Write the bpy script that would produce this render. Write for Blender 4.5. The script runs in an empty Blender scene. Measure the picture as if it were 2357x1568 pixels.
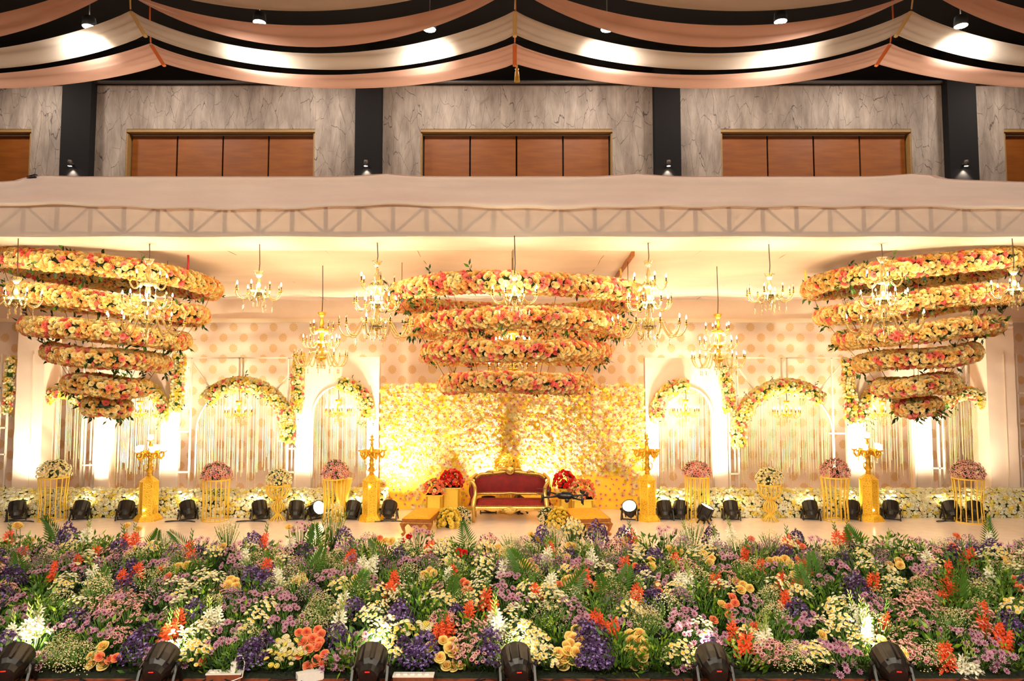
import bpy, math, random
import numpy as np
from mathutils import Vector, Matrix

random.seed(7); np.random.seed(7)
SC = bpy.context.scene
COL = SC.collection
PI = math.pi

# ------------------------------------------------------------------ camera
CAM_Z, PITCH, FPX, CX, CY = 2.7, math.radians(3.5), 24 / 36 * 2357, 1178.5, 784.0
cam_d = bpy.data.cameras.new('camera'); cam_d.lens = 24; cam_d.sensor_width = 36
cam = bpy.data.objects.new('camera', cam_d); COL.objects.link(cam)
cam.location = (0, 0, CAM_Z); cam.rotation_euler = (PI / 2 + PITCH, 0, 0)
SC.camera = cam

# ------------------------------------------------------------------ world, view, hall lights
w = bpy.data.worlds.new('world'); SC.world = w; w.use_nodes = True
w.node_tree.nodes['Background'].inputs[0].default_value = (1.0, 0.86, 0.68, 1)
w.node_tree.nodes['Background'].inputs[1].default_value = 0.10
SC.view_settings.view_transform = 'Standard'; SC.view_settings.look = 'None'
SC.view_settings.gamma = 1; SC.view_settings.use_curve_mapping = False
SC.view_settings.exposure = 0.34
cy = SC.cycles; cy.max_bounces = 7; cy.diffuse_bounces = 4; cy.glossy_bounces = 3; cy.transmission_bounces = 6; cy.transparent_max_bounces = 6
cy.caustics_reflective = False; cy.caustics_refractive = False

HALL_W = 590       # each unseen hall lamp in front of the stage
SPOT_W = 420       # each lamp in the row above the cream drape
PAR_W = 370        # stage floodlights
CH_W = 95          # light of a large chandelier
BED_W = 330         # floodlights in front of the flower bank
def lamp(name, kind, loc, energy, color, **kw):
    d = bpy.data.lights.new(name, kind); d.energy = energy; d.color = color
    for k, v in kw.items(): setattr(d, k, v)
    o = bpy.data.objects.new(name, d); COL.objects.link(o); o.location = loc
    return o
for hx in (-8.4, -2.8, 2.8, 8.4):            # unseen lamps over the audience, set low and far back to favour the fascia
    for hy in (-7.0, -1.0):
        lamp('unseen_hall_light', 'AREA', (hx, hy, 7.5), HALL_W, (1, 0.87, 0.69), shape='DISK', size=0.9)

for hx in (-12.6, -9.0, -5.4, -1.8, 1.8, 5.4, 9.0, 12.6):  # added unseen row behind the drapes, to brighten the back wall
    lamp('unseen_hall_light', 'AREA', (hx, 16.2, 11.0), HALL_W * .17, (1, 0.95, 0.88), shape='DISK', size=0.5)

# ------------------------------------------------------------------ helpers
def P(px, py, Y):
    """the point at distance Y in front of the camera that stands where (px, py) looks"""
    xc, yc = (px - CX) / FPX, -(py - CY) / FPX
    d = Vector((xc, math.cos(PITCH) - yc * math.sin(PITCH), math.sin(PITCH) + yc * math.cos(PITCH)))
    return Vector((0, 0, CAM_Z)) + d * (Y / d.y)
def G(px, py, z=0.0):
    """the point at height z that stands where (px, py) looks"""
    a = P(px, py, 10.0); d = a - Vector((0, 0, CAM_Z))
    return Vector((0, 0, CAM_Z)) + d * ((z - CAM_Z) / d.z)
def X(px, Y, py=880): return P(px, py, Y).x
def Z(py, Y): return P(CX, py, Y).z

def lin(c):
    out = []
    for v in c:
        v = v / 255.0
        out.append(v / 12.92 if v <= 0.04045 else ((v + 0.055) / 1.055) ** 2.4)
    return tuple(out) + (1.0,)

def base_mat(name):
    m = bpy.data.materials.new(name); m.use_nodes = True
    nt = m.node_tree
    return m, nt, nt.nodes['Principled BSDF'], nt.nodes['Material Output']
def N(nt, kind, **kw):
    n = nt.nodes.new(kind)
    for k, v in kw.items(): setattr(n, k, v)
    return n
def M(name, col, rough=0.6, metal=0.0, var=0.12, scale=30, emit=None, strength=0, trans=0, bump=0, spec=None, ior=None, transl=0):
    """a procedural material: the colour broken up by noise"""
    m, nt, b, out = base_mat(name)
    c = lin(col)
    tc = N(nt, 'ShaderNodeTexCoord'); no = N(nt, 'ShaderNodeTexNoise')
    no.inputs['Scale'].default_value = scale; no.inputs['Detail'].default_value = 3
    nt.links.new(tc.outputs['Object'], no.inputs['Vector'])
    rp = N(nt, 'ShaderNodeValToRGB')
    rp.color_ramp.elements[0].position = 0.3; rp.color_ramp.elements[1].position = 0.7
    rp.color_ramp.elements[0].color = tuple(max(0, x * (1 - var)) for x in c[:3]) + (1,)
    rp.color_ramp.elements[1].color = tuple(min(1, x * (1 + var)) for x in c[:3]) + (1,)
    nt.links.new(no.outputs['Fac'], rp.inputs['Fac'])
    nt.links.new(rp.outputs['Color'], b.inputs['Base Color'])
    b.inputs['Roughness'].default_value = rough; b.inputs['Metallic'].default_value = metal
    if trans: b.inputs['Transmission Weight'].default_value = trans
    if ior: b.inputs['IOR'].default_value = ior
    if spec is not None: b.inputs['Specular IOR Level'].default_value = spec
    if emit is not None:
        b.inputs['Emission Color'].default_value = lin(emit); b.inputs['Emission Strength'].default_value = strength
    if bump:
        bp = N(nt, 'ShaderNodeBump'); bp.inputs['Strength'].default_value = bump; bp.inputs['Distance'].default_value = 0.02
        nt.links.new(no.outputs['Fac'], bp.inputs['Height']); nt.links.new(bp.outputs['Normal'], b.inputs['Normal'])
    if transl:
        t = N(nt, 'ShaderNodeBsdfTranslucent'); mx = N(nt, 'ShaderNodeMixShader'); mx.inputs[0].default_value = transl
        nt.links.new(rp.outputs['Color'], t.inputs['Color'])
        nt.links.new(b.outputs[0], mx.inputs[1]); nt.links.new(t.outputs[0], mx.inputs[2])
        nt.links.new(mx.outputs[0], out.inputs['Surface'])
    return m

class Geo:
    def __init__(s): s.v = []; s.f = []; s.m = []; s.s = []
    def add(s, vs, fs, mi=0, sm=False):
        o = len(s.v); s.v += [tuple(v) for v in vs]
        for f in fs: s.f.append(tuple(i + o for i in f)); s.m.append(mi); s.s.append(sm)
        return s
    def box(s, c, d, mi=0, R=None):
        vs = []
        for z in (-.5, .5):
            for y in (-.5, .5):
                for x in (-.5, .5):
                    p = Vector((x * d[0], y * d[1], z * d[2]))
                    if R: p = R @ p
                    vs.append(p + Vector(c))
        return s.add(vs, [(0, 2, 3, 1), (4, 5, 7, 6), (0, 1, 5, 4), (2, 6, 7, 3), (0, 4, 6, 2), (1, 3, 7, 5)], mi)
    def bar(s, a, b, w, d=None, mi=0):
        """a straight bar of square section from a to b"""
        a, b = Vector(a), Vector(b); ax = b - a
        q = ax.to_track_quat('Z', 'Y').to_matrix()
        return s.box((a + b) / 2, (w, d or w, ax.length), mi, q)
    def tube(s, pts, r, n=6, mi=0, closed=False, sm=True):
        pts = [Vector(p) for p in pts]; k = len(pts)
        rs = r if isinstance(r, (list, tuple)) else [r] * k
        vs = []; ref = None
        for i, p in enumerate(pts):
            if closed: t = pts[(i + 1) % k] - pts[i - 1]
            else: t = pts[min(i + 1, k - 1)] - pts[max(i - 1, 0)]
            t.normalize()
            if ref is None:
                ref = Vector((0, 0, 1)) if abs(t.z) < .9 else Vector((1, 0, 0))
            u = ref - t * ref.dot(t)
            if u.length < 1e-5: u = t.orthogonal()
            u.normalize(); ref = u; wv = t.cross(u)
            for j in range(n):
                a = 2 * PI * j / n
                vs.append(p + (u * math.cos(a) + wv * math.sin(a)) * rs[i])
        fs = []
        for i in range(k if closed else k - 1):
            for j in range(n):
                a, b = i * n + j, i * n + (j + 1) % n
                c, d = ((i + 1) % k) * n + j, ((i + 1) % k) * n + (j + 1) % n
                fs.append((a, b, d, c))
        s.add(vs, fs, mi, sm)
        if not closed:
            o = len(s.v) - len(vs)
            s.f += [tuple(o + j for j in reversed(range(n))), tuple(o + (k - 1) * n + j for j in range(n))]
            s.m += [mi, mi]; s.s += [False, False]
        return s
    def lathe(s, prof, n=12, mi=0, c=(0, 0, 0), sm=True, ruffle=0, cap=True):
        vs = []
        for (r, z) in prof:
            for j in range(n):
                a = 2 * PI * j / n; rr = r * (1 + (ruffle if j % 2 else -ruffle))
                vs.append((c[0] + rr * math.cos(a), c[1] + rr * math.sin(a), c[2] + z))
        fs = []
        for i in range(len(prof) - 1):
            for j in range(n):
                a, b = i * n + j, i * n + (j + 1) % n
                fs.append((a, b, b + n, a + n))
        s.add(vs, fs, mi, sm)
        if cap:
            o = len(s.v) - len(vs); e = (len(prof) - 1) * n
            if prof[0][0] > 1e-4: s.f.append(tuple(o + j for j in reversed(range(n)))); s.m.append(mi); s.s.append(False)
            if prof[-1][0] > 1e-4: s.f.append(tuple(o + e + j for j in range(n))); s.m.append(mi); s.s.append(False)
        return s
    def grid(s, fn, nu, nv, mi=0, sm=True):
        vs = [fn(i / nu, j / nv) for j in range(nv + 1) for i in range(nu + 1)]
        fs = [(j * (nu + 1) + i, j * (nu + 1) + i + 1, (j + 1) * (nu + 1) + i + 1, (j + 1) * (nu + 1) + i) for j in range(nv) for i in range(nu)]
        return s.add(vs, fs, mi, sm)
    def extrude(s, poly, y0, y1, mi=0):
        """a closed outline in x, z given a thickness from y0 to y1"""
        n = len(poly)
        vs = [(x, y0, z) for x, z in poly] + [(x, y1, z) for x, z in poly]
        fs = [tuple(range(n)), tuple(reversed(range(n, 2 * n)))]
        fs += [(i, i + n, (i + 1) % n + n, (i + 1) % n) for i in range(n)]
        return s.add(vs, fs, mi)
    def mesh(s, name, mats):
        me = bpy.data.meshes.new(name); me.from_pydata(s.v, [], s.f)
        for m in (mats if isinstance(mats, (list, tuple)) else [mats]): me.materials.append(m)
        me.polygons.foreach_set('material_index', s.m); me.polygons.foreach_set('use_smooth', s.s)
        me.update(); return me
    def tri(s):
        F, MI = [], []
        for f, m in zip(s.f, s.m):
            for k in range(1, len(f) - 1): F.append((f[0], f[k], f[k + 1])); MI.append(m)
        return np.array(s.v, dtype=np.float64), np.array(F, dtype=np.int64), np.array(MI, dtype=np.int64)

def obj(name, me, parent=None, loc=None, rot=None, scale=None, mat4=None):
    o = bpy.data.objects.new(name, me); COL.objects.link(o)
    if parent is not None: o.parent = parent
    if mat4 is not None: o.matrix_basis = mat4
    else:
        if loc is not None: o.location = loc
        if rot is not None: o.rotation_euler = rot
        if scale is not None: o.scale = (scale,) * 3 if isinstance(scale, (int, float)) else scale
    return o
def part(name, geo, mats, parent, **kw): return obj(name, geo.mesh(name, mats), parent, **kw)
def tag(o, label, cat, group=None, kind=None):
    o['label'] = label; o['category'] = cat
    if group: o['group'] = group
    if kind: o['kind'] = kind
    return o
def thing(name, label, cat, loc=(0, 0, 0), rotz=0, group=None, scale=1):
    o = obj(name, None, None, loc, (0, 0, rotz), scale); o.empty_display_size = .1
    return tag(o, label, cat, group)
def struct(name, geo, mats, parent=None, **kw):
    o = part(name, geo, mats, parent, **kw)
    if parent is None: o['kind'] = 'structure'
    return o
def stuff(o): o['kind'] = 'stuff'; return o

def basis(n, tw):
    n = np.asarray(n, float); n = n / (np.linalg.norm(n) + 1e-9)
    ref = np.array([0, 0, 1.]) if abs(n[2]) < .95 else np.array([1., 0, 0])
    u = np.cross(ref, n); u /= np.linalg.norm(u); v = np.cross(n, u)
    c, s_ = math.cos(tw), math.sin(tw)
    return np.stack([u * c + v * s_, v * c - u * s_, n], axis=1)
def mat4(B, loc):
    return Matrix(((B[0, 0], B[0, 1], B[0, 2], loc[0]), (B[1, 0], B[1, 1], B[1, 2], loc[1]), (B[2, 0], B[2, 1], B[2, 2], loc[2]), (0, 0, 0, 1)))

class Kind:
    """one mesh shared by copies, with its arrays for joined scatters"""
    def __init__(s, name, geo, mats):
        s.mats = mats if isinstance(mats, (list, tuple)) else [mats]
        s.me = geo.mesh(name, s.mats); s.V, s.F, s.MI = geo.tri()
def scatter(name, items, parent=None):
    """items: (Kind, 3x3, location) -> ONE joined mesh"""
    if not items: return None
    mats = []; Vs = []; Fs = []; MIs = []; off = 0
    by = {}
    for k, B, l in items: by.setdefault(id(k), (k, []))[1].append((B, l))
    for k, lst in by.values():
        idx = []
        for m in k.mats:
            if m not in mats: mats.append(m)
            idx.append(mats.index(m))
        Bs = np.array([b for b, _ in lst]); Ls = np.array([tuple(l) for _, l in lst])
        V = np.einsum('nij,vj->nvi', Bs, k.V) + Ls[:, None, :]
        nV = len(k.V); n = len(lst)
        F = k.F[None] + (np.arange(n) * nV)[:, None, None] + off
        Vs.append(V.reshape(-1, 3)); Fs.append(F.reshape(-1, 3)); MIs.append(np.tile(np.array(idx)[k.MI], n)); off += n * nV
    V = np.concatenate(Vs); F = np.concatenate(Fs); MI = np.concatenate(MIs)
    me = bpy.data.meshes.new(name)
    me.vertices.add(len(V)); me.vertices.foreach_set('co', V.ravel())
    me.loops.add(F.size); me.loops.foreach_set('vertex_index', F.ravel().astype(np.int32))
    me.polygons.add(len(F)); me.polygons.foreach_set('loop_start', np.arange(0, F.size, 3, dtype=np.int32))
    for m in mats: me.materials.append(m)
    me.polygons.foreach_set('material_index', MI.astype(np.int32)); me.update(calc_edges=True)
    return stuff(obj(name, me, parent))

ONES = ['', 'first', 'second', 'third', 'fourth', 'fifth', 'sixth', 'seventh', 'eighth', 'ninth', 'tenth', 'eleventh', 'twelfth', 'thirteenth', 'fourteenth', 'fifteenth', 'sixteenth', 'seventeenth', 'eighteenth', 'nineteenth']
TENS = ['', '', 'twenty', 'thirty', 'forty', 'fifty', 'sixty', 'seventy', 'eighty', 'ninety']
TENTH = ['', '', 'twentieth', 'thirtieth', 'fortieth', 'fiftieth', 'sixtieth', 'seventieth', 'eightieth', 'ninetieth']
def ordinal(n):
    if n >= 100: return 'hundred-and-' + ordinal(n - 100) if n > 100 else 'hundredth'
    if n < 20: return ONES[n]
    return TENTH[n // 10] if n % 10 == 0 else TENS[n // 10] + '-' + ONES[n % 10]
# ------------------------------------------------------------------ materials of the place
def wallpaper():
    m, nt, b, out = base_mat('grey_marble_wallpaper')
    tc = N(nt, 'ShaderNodeTexCoord')
    mp = N(nt, 'ShaderNodeMapping'); mp.inputs['Rotation'].default_value = (0, math.radians(14), 0); mp.inputs['Scale'].default_value = (2.3, 1, .6)
    nt.links.new(tc.outputs['Object'], mp.inputs['Vector'])
    n1 = N(nt, 'ShaderNodeTexNoise'); n1.inputs['Scale'].default_value = 1.6; n1.inputs['Detail'].default_value = 8; n1.inputs['Roughness'].default_value = .62
    nt.links.new(mp.outputs[0], n1.inputs['Vector'])
    rp = N(nt, 'ShaderNodeValToRGB'); e = rp.color_ramp.elements
    e[0].position = .3; e[0].color = lin((122, 104, 90)); e[1].position = .72; e[1].color = lin((178, 158, 140))
    nt.links.new(n1.outputs['Fac'], rp.inputs['Fac'])
    wv = N(nt, 'ShaderNodeVectorMath', operation='ADD')
    n2 = N(nt, 'ShaderNodeTexNoise'); n2.inputs['Scale'].default_value = 2.2; n2.inputs['Detail'].default_value = 5
    nt.links.new(mp.outputs[0], n2.inputs['Vector'])
    sc = N(nt, 'ShaderNodeVectorMath', operation='SCALE'); sc.inputs['Scale'].default_value = .22
    nt.links.new(n2.outputs['Color'], sc.inputs[0]); nt.links.new(mp.outputs[0], wv.inputs[0]); nt.links.new(sc.outputs[0], wv.inputs[1])
    vo = N(nt, 'ShaderNodeTexVoronoi', feature='DISTANCE_TO_EDGE'); vo.inputs['Scale'].default_value = 1.7
    nt.links.new(wv.outputs[0], vo.inputs['Vector'])
    r2 = N(nt, 'ShaderNodeValToRGB'); r2.color_ramp.elements[0].position = .0015; r2.color_ramp.elements[0].color = (1, 1, 1, 1)
    r2.color_ramp.elements[1].position = .012; r2.color_ramp.elements[1].color = (0, 0, 0, 1)
    nt.links.new(vo.outputs['Distance'], r2.inputs['Fac'])
    n3 = N(nt, 'ShaderNodeTexNoise'); n3.inputs['Scale'].default_value = 3
    nt.links.new(mp.outputs[0], n3.inputs['Vector'])
    mu = N(nt, 'ShaderNodeMath', operation='MULTIPLY'); nt.links.new(r2.outputs[0], mu.inputs[0])
    r3 = N(nt, 'ShaderNodeValToRGB'); r3.color_ramp.elements[0].position = .32; r3.color_ramp.elements[1].position = .5
    nt.links.new(n3.outputs['Fac'], r3.inputs['Fac']); nt.links.new(r3.outputs[0], mu.inputs[1])
    mp2 = N(nt, 'ShaderNodeMapping'); mp2.inputs['Rotation'].default_value = (0, math.radians(-24), 0); mp2.inputs['Scale'].default_value = (2.6, 1, .5)
    nt.links.new(tc.outputs['Object'], mp2.inputs['Vector'])
    vo2 = N(nt, 'ShaderNodeTexVoronoi', feature='DISTANCE_TO_EDGE'); vo2.inputs['Scale'].default_value = 1.9; nt.links.new(mp2.outputs[0], vo2.inputs['Vector'])
    r4 = N(nt, 'ShaderNodeValToRGB'); r4.color_ramp.elements[0].position = .001; r4.color_ramp.elements[0].color = (.8, .8, .8, 1); r4.color_ramp.elements[1].position = .011; r4.color_ramp.elements[1].color = (0, 0, 0, 1)
    nt.links.new(vo2.outputs['Distance'], r4.inputs['Fac'])
    m4 = N(nt, 'ShaderNodeMath', operation='MULTIPLY'); nt.links.new(r4.outputs[0], m4.inputs[0]); nt.links.new(n1.outputs['Fac'], m4.inputs[1])
    m5 = N(nt, 'ShaderNodeMath', operation='MAXIMUM'); nt.links.new(mu.outputs[0], m5.inputs[0]); nt.links.new(m4.outputs[0], m5.inputs[1])
    mx = N(nt, 'ShaderNodeMix', data_type='RGBA'); mx.inputs[7].default_value = lin((62, 48, 42))
    nt.links.new(m5.outputs[0], mx.inputs[0]); nt.links.new(rp.outputs[0], mx.inputs[6])
    nt.links.new(mx.outputs[2], b.inputs['Base Color']); b.inputs['Roughness'].default_value = .7
    return m
def medallion_cloth():
    m, nt, b, out = base_mat('medallion_print_cloth')
    tc = N(nt, 'ShaderNodeTexCoord'); sx = N(nt, 'ShaderNodeSeparateXYZ'); nt.links.new(tc.outputs['Object'], sx.inputs[0])
    def mth(op, a, bb=None):
        n = N(nt, 'ShaderNodeMath', operation=op)
        for i, q in enumerate((a, bb)):
            if q is None: continue
            if isinstance(q, (int, float)): n.inputs[i].default_value = q
            else: nt.links.new(q, n.inputs[i])
        return n.outputs[0]
    def cell(sh):
        u = mth('SUBTRACT', mth('FRACT', mth('ADD', mth('DIVIDE', sx.outputs['X'], .47), 100 + sh)), .5)
        v = mth('SUBTRACT', mth('FRACT', mth('ADD', mth('DIVIDE', sx.outputs['Z'], .50), 100 + sh)), .5)
        return mth('SQRT', mth('ADD', mth('MULTIPLY', u, u), mth('MULTIPLY', v, v))), mth('ARCTAN2', v, u)
    d1, a1 = cell(0); d2, a2 = cell(.5)
    def motif(d, a):
        edge = mth('ADD', .205, mth('MULTIPLY', mth('SINE', mth('MULTIPLY', a, 12)), .018))
        inside = mth('LESS_THAN', d, edge)
        lace = mth('ADD', mth('MULTIPLY', mth('SINE', mth('MULTIPLY', d, 95)), .5), mth('MULTIPLY', mth('SINE', mth('MULTIPLY', a, 16)), .5))
        lace = mth('GREATER_THAN', lace, -.1)
        return mth('MULTIPLY', inside, mth('ADD', .3, mth('MULTIPLY', lace, .6)))
    k = mth('MAXIMUM', motif(d1, a1), motif(d2, a2))
    mx = N(nt, 'ShaderNodeMix', data_type='RGBA'); mx.inputs[6].default_value = lin((222, 200, 184)); mx.inputs[7].default_value = lin((204, 158, 92))
    nt.links.new(k, mx.inputs[0]); nt.links.new(mx.outputs[2], b.inputs['Base Color'])
    b.inputs['Roughness'].default_value = .75
    return m
def wood():
    m, nt, b, out = base_mat('orange_veneer')
    tc = N(nt, 'ShaderNodeTexCoord'); mp = N(nt, 'ShaderNodeMapping'); mp.inputs['Scale'].default_value = (1, 1, 7)
    nt.links.new(tc.outputs['Object'], mp.inputs[0])
    n = N(nt, 'ShaderNodeTexNoise'); n.inputs['Scale'].default_value = 1.6; n.inputs['Detail'].default_value = 7
    nt.links.new(mp.outputs[0], n.inputs['Vector'])
    rp = N(nt, 'ShaderNodeValToRGB'); rp.color_ramp.elements[0].position = .3; rp.color_ramp.elements[1].position = .75
    rp.color_ramp.elements[0].color = lin((124, 62, 2)); rp.color_ramp.elements[1].color = lin((144, 78, 8))
    nt.links.new(n.outputs[0], rp.inputs[0]); nt.links.new(rp.outputs[0], b.inputs['Base Color']); b.inputs['Roughness'].default_value = .55
    return m
def cloth(name, col, transl=.35, clear=0.0, weave=260, bump=.12):
    """hung fabric: lets some light through; clear > 0 for sheer cloth"""
    m, nt, b, out = base_mat(name)
    tc = N(nt, 'ShaderNodeTexCoord'); no = N(nt, 'ShaderNodeTexNoise'); no.inputs['Scale'].default_value = 2.2; no.inputs['Detail'].default_value = 6
    mp = N(nt, 'ShaderNodeMapping'); mp.inputs['Scale'].default_value = (.35, 1, 2.2)
    nt.links.new(tc.outputs['Object'], mp.inputs[0]); nt.links.new(mp.outputs[0], no.inputs['Vector'])
    c = lin(col); rp = N(nt, 'ShaderNodeValToRGB'); rp.color_ramp.elements[0].position = .3; rp.color_ramp.elements[1].position = .7
    rp.color_ramp.elements[0].color = tuple(x * .93 for x in c[:3]) + (1,); rp.color_ramp.elements[1].color = tuple(min(1, x * 1.05) for x in c[:3]) + (1,)
    nt.links.new(no.outputs[0], rp.inputs[0]); nt.links.new(rp.outputs[0], b.inputs['Base Color'])
    b.inputs['Roughness'].default_value = .8; b.inputs['Specular IOR Level'].default_value = .2
    bp = N(nt, 'ShaderNodeBump'); bp.inputs['Strength'].default_value = bump; bp.inputs['Distance'].default_value = .05
    nt.links.new(no.outputs[0], bp.inputs['Height']); nt.links.new(bp.outputs[0], b.inputs['Normal'])
    t = N(nt, 'ShaderNodeBsdfTranslucent'); nt.links.new(rp.outputs[0], t.inputs[0])
    mx = N(nt, 'ShaderNodeMixShader'); mx.inputs[0].default_value = transl
    nt.links.new(b.outputs[0], mx.inputs[1]); nt.links.new(t.outputs[0], mx.inputs[2]); last = mx
    if clear:
        tr = N(nt, 'ShaderNodeBsdfTransparent'); m2 = N(nt, 'ShaderNodeMixShader'); m2.inputs[0].default_value = clear
        nt.links.new(mx.outputs[0], m2.inputs[1]); nt.links.new(tr.outputs[0], m2.inputs[2]); last = m2
    nt.links.new(last.outputs[0], out.inputs['Surface'])
    return m
MT = dict(
    wallpaper=wallpaper(), medallion=medallion_cloth(), wood=wood(),
    black=M('black_ceiling_paint', (14, 13, 13), .9), pilaster=M('charcoal_panel', (40, 37, 36), .95, scale=90, spec=.03),
    steel=M('grey_steel', (96, 86, 78), .5, .3), jamb=M('brown_jamb', (150, 112, 60), .6),
    peach=cloth('peach_cloth', (212, 162, 134), .3), cream=cloth('cream_cloth', (206, 184, 158), .35),
    peach_band=cloth('orange_ribbon', (236, 140, 80), .3), cream_band=cloth('gold_cream_ribbon', (220, 190, 130), .3),
    fascia=cloth('white_fascia_cloth', (252, 244, 240), .3), sheer=cloth('sheer_white_cloth', (252, 242, 232), .3, .33),
    canopy=cloth('white_canopy_cloth', (240, 218, 194), .2), hem=cloth('white_hem_cloth', (250, 236, 216), .4),
    panel=M('white_panel_cloth', (240, 218, 200), .7, var=.03, scale=3), tubew=M('white_painted_steel', (236, 224, 208), .4, var=.04),
    deck=M('pale_deck_sheet', (240, 222, 210), .22, var=.05, scale=5, bump=.08), carpet=M('red_brown_carpet', (132, 58, 30), .95, var=.6, scale=9, bump=.3),
    soil=M('dark_moss', (18, 28, 10), .95, var=.5), gold=M('gold_metal', (240, 190, 66), .28, .8, var=.12, scale=60),
    goldpaint=M('gold_paint', (246, 206, 78), .35, .1, var=.08, scale=40), brass=M('pale_antique_gold', (214, 178, 96), .3, .7, var=.25, scale=60),
    blackplastic=M('black_plastic', (26, 23, 22), .38, var=.2), rubber=M('black_rubber', (16, 15, 15), .7),
    velvet=M('red_velvet', (122, 6, 10), .75, var=.25, scale=9), whiteplastic=M('white_plastic', (226, 222, 214), .4, var=.03),
    wirem=M('dark_wire', (86, 66, 46), .5), redcord=M('red_cord', (170, 20, 24), .6), ochre=M('ochre_velvet', (222, 158, 30), .8, var=.14, scale=20, bump=.2),
    carved=M('brown_carved_wood', (146, 84, 26), .42, var=.25, scale=26), yellowcloth=M('yellow_backing_cloth', (246, 206, 60), .8, var=.05, scale=4),
    downlight=M('lamp_lens', (255, 255, 255), .3, emit=(255, 250, 240), strength=40), glow=M('floodlight_lens', (255, 250, 230), .3, emit=(255, 236, 190), strength=14),
    bulb=M('lit_bulb', (255, 240, 210), .3, emit=(255, 232, 185), strength=22), offbulb=M('clear_bulb', (255, 236, 190), .1, trans=.7, var=.02),
    shade=M('frosted_glass_shade', (255, 246, 224), .35, emit=(255, 240, 205), strength=3.2, var=.02),
    crystal=M('amber_crystal', (255, 236, 180), .06, trans=.88, ior=1.35, var=.05), chrome=M('candle_sleeve', (120, 92, 60), .25, .8),
    reddiode=M('red_indicator', (255, 20, 10), .4, emit=(255, 20, 10), strength=5), tassel=M('gold_tassel', (216, 176, 70), .6),
    string=M('bead_string', (250, 226, 176), .35, .1, var=.3, scale=60), boardw=M('switchboard_wood', (120, 60, 30), .6, var=.2))

# ------------------------------------------------------------------ hall shell
WY, PY = 18.0, 17.75
g = Geo(); g.box((0, 7.5, -.475), (40, 27, .05)); struct('floor', g, MT['carpet'])
g = Geo(); g.box((0, 9, 12.1), (44, 24, .1)); struct('ceiling', g, MT['black'])
ztop, zwin, zbot = Z(196, WY), Z(297, WY), 2.0
wins = [(-140, 70), (289, 724), (968, 1410), (1660, 2099), (2313, 2500)]
we = [(X(a, WY, 350), X(b, WY, 350)) for a, b in wins]
g = Geo(); g.box((0, WY + .15, (ztop + zwin) / 2), (36, .3, ztop - zwin))
xs = [-18] + [v for ab in we for v in ab] + [18]
for i in range(0, len(xs), 2):
    if xs[i + 1] > xs[i]: g.box(((xs[i] + xs[i + 1]) / 2, WY + .15, (zwin - .5) / 2), (xs[i + 1] - xs[i], .3, zwin + .5))
struct('wall_back', g, MT['wallpaper'])
g = Geo(); g.box((0, WY + .3, (ztop + 12.1) / 2 + .01), (36, .2, 12.1 - ztop)); struct('wall_upper', g, MT['black'])
for sd, nm in ((-1, 'wall_left'), (1, 'wall_right')):
    g = Geo(); g.box((sd * 17.2, 6.2, 5.8), (.3, 24, 12.5)); struct(nm, g, MT['wallpaper'])
for i, (a, b) in enumerate(we):
    wn = obj('window_%d' % (i + 1), None, None, ((a + b) / 2, WY, zwin)); wn['kind'] = 'structure'; W = b - a
    fr = Geo(); fr.box((0, .14, -.04), (W, .26, .08)); part('head_jamb', fr, MT['jamb'], wn)
    for s in (-1, 1):
        fr = Geo(); fr.box((s * (W / 2 - .02), .14, -1.8), (.04, .26, 3.36)); part('side_jamb', fr, MT['jamb'], wn)
    n = 4 if W > 4 else 2
    pw = (W - .12) / n
    for k in range(n):
        q = Geo(); q.box((-W / 2 + .06 + pw * (k + .5), .2, -1.8), (pw - .045, .05, 3.34)); part('shutter_panel', q, MT['wood'], wn)
    q = Geo(); q.box((0, .26, -1.8), (W, .03, 3.4)); part('backing', q, MT['black'], wn)
cols = [(140, 207), (817, 877), (1507, 1567), (2184, 2250)]
where = ['at the far left', 'left of the middle shutters', 'right of the middle shutters', 'at the far right']
for i, (a, b) in enumerate(cols):
    x0, x1 = X(a, PY, 300), X(b, PY, 300)
    g = Geo(); g.box(((x0 + x1) / 2, PY + .12, 5.6), (x1 - x0, .25, 12)); struct('trim_%d' % (i + 1), g, MT['pilaster'])
    c = P([161, 842, 1539, 2224][i], 376, PY - .14)
    t = thing('wall_sconce', 'small downward wall spotlight on the dark pilaster ' + where[i], 'wall light', c, group='pilaster spotlights')
    q = Geo(); q.lathe([(.046, -.066), (.055, -.08), (.055, .07), (.05, .08), (.001, .081)], 10, cap=False); part('housing', q, MT['steel'], t)
    q = Geo(); q.box((0, .08, .02), (.04, .1, .04)); part('bracket', q, MT['steel'], t)
    q = Geo(); q.lathe([(.047, -.072), (.001, -.080)], 10, cap=False); part('lens', q, MT['downlight'], t)
    l = lamp('sconce_light', 'SPOT', (0, .075, -.10), 60, (1, .9, .72), spot_size=1.7, spot_blend=.7, shadow_soft_size=.02); l.parent = t
# dark steel in the roof: chords and diagonals seen between the drapes
for i, (y, zz) in enumerate([(17.9, Z(189, 17.9)), (13.0, 11.2), (9.5, 11.4)]):
    g = Geo(); g.tube([(-16, y, zz), (16, y, zz)], .05, 8); struct('trim_%d' % (i + 5), g, MT['steel'] if i == 0 else MT['black'])

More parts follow.
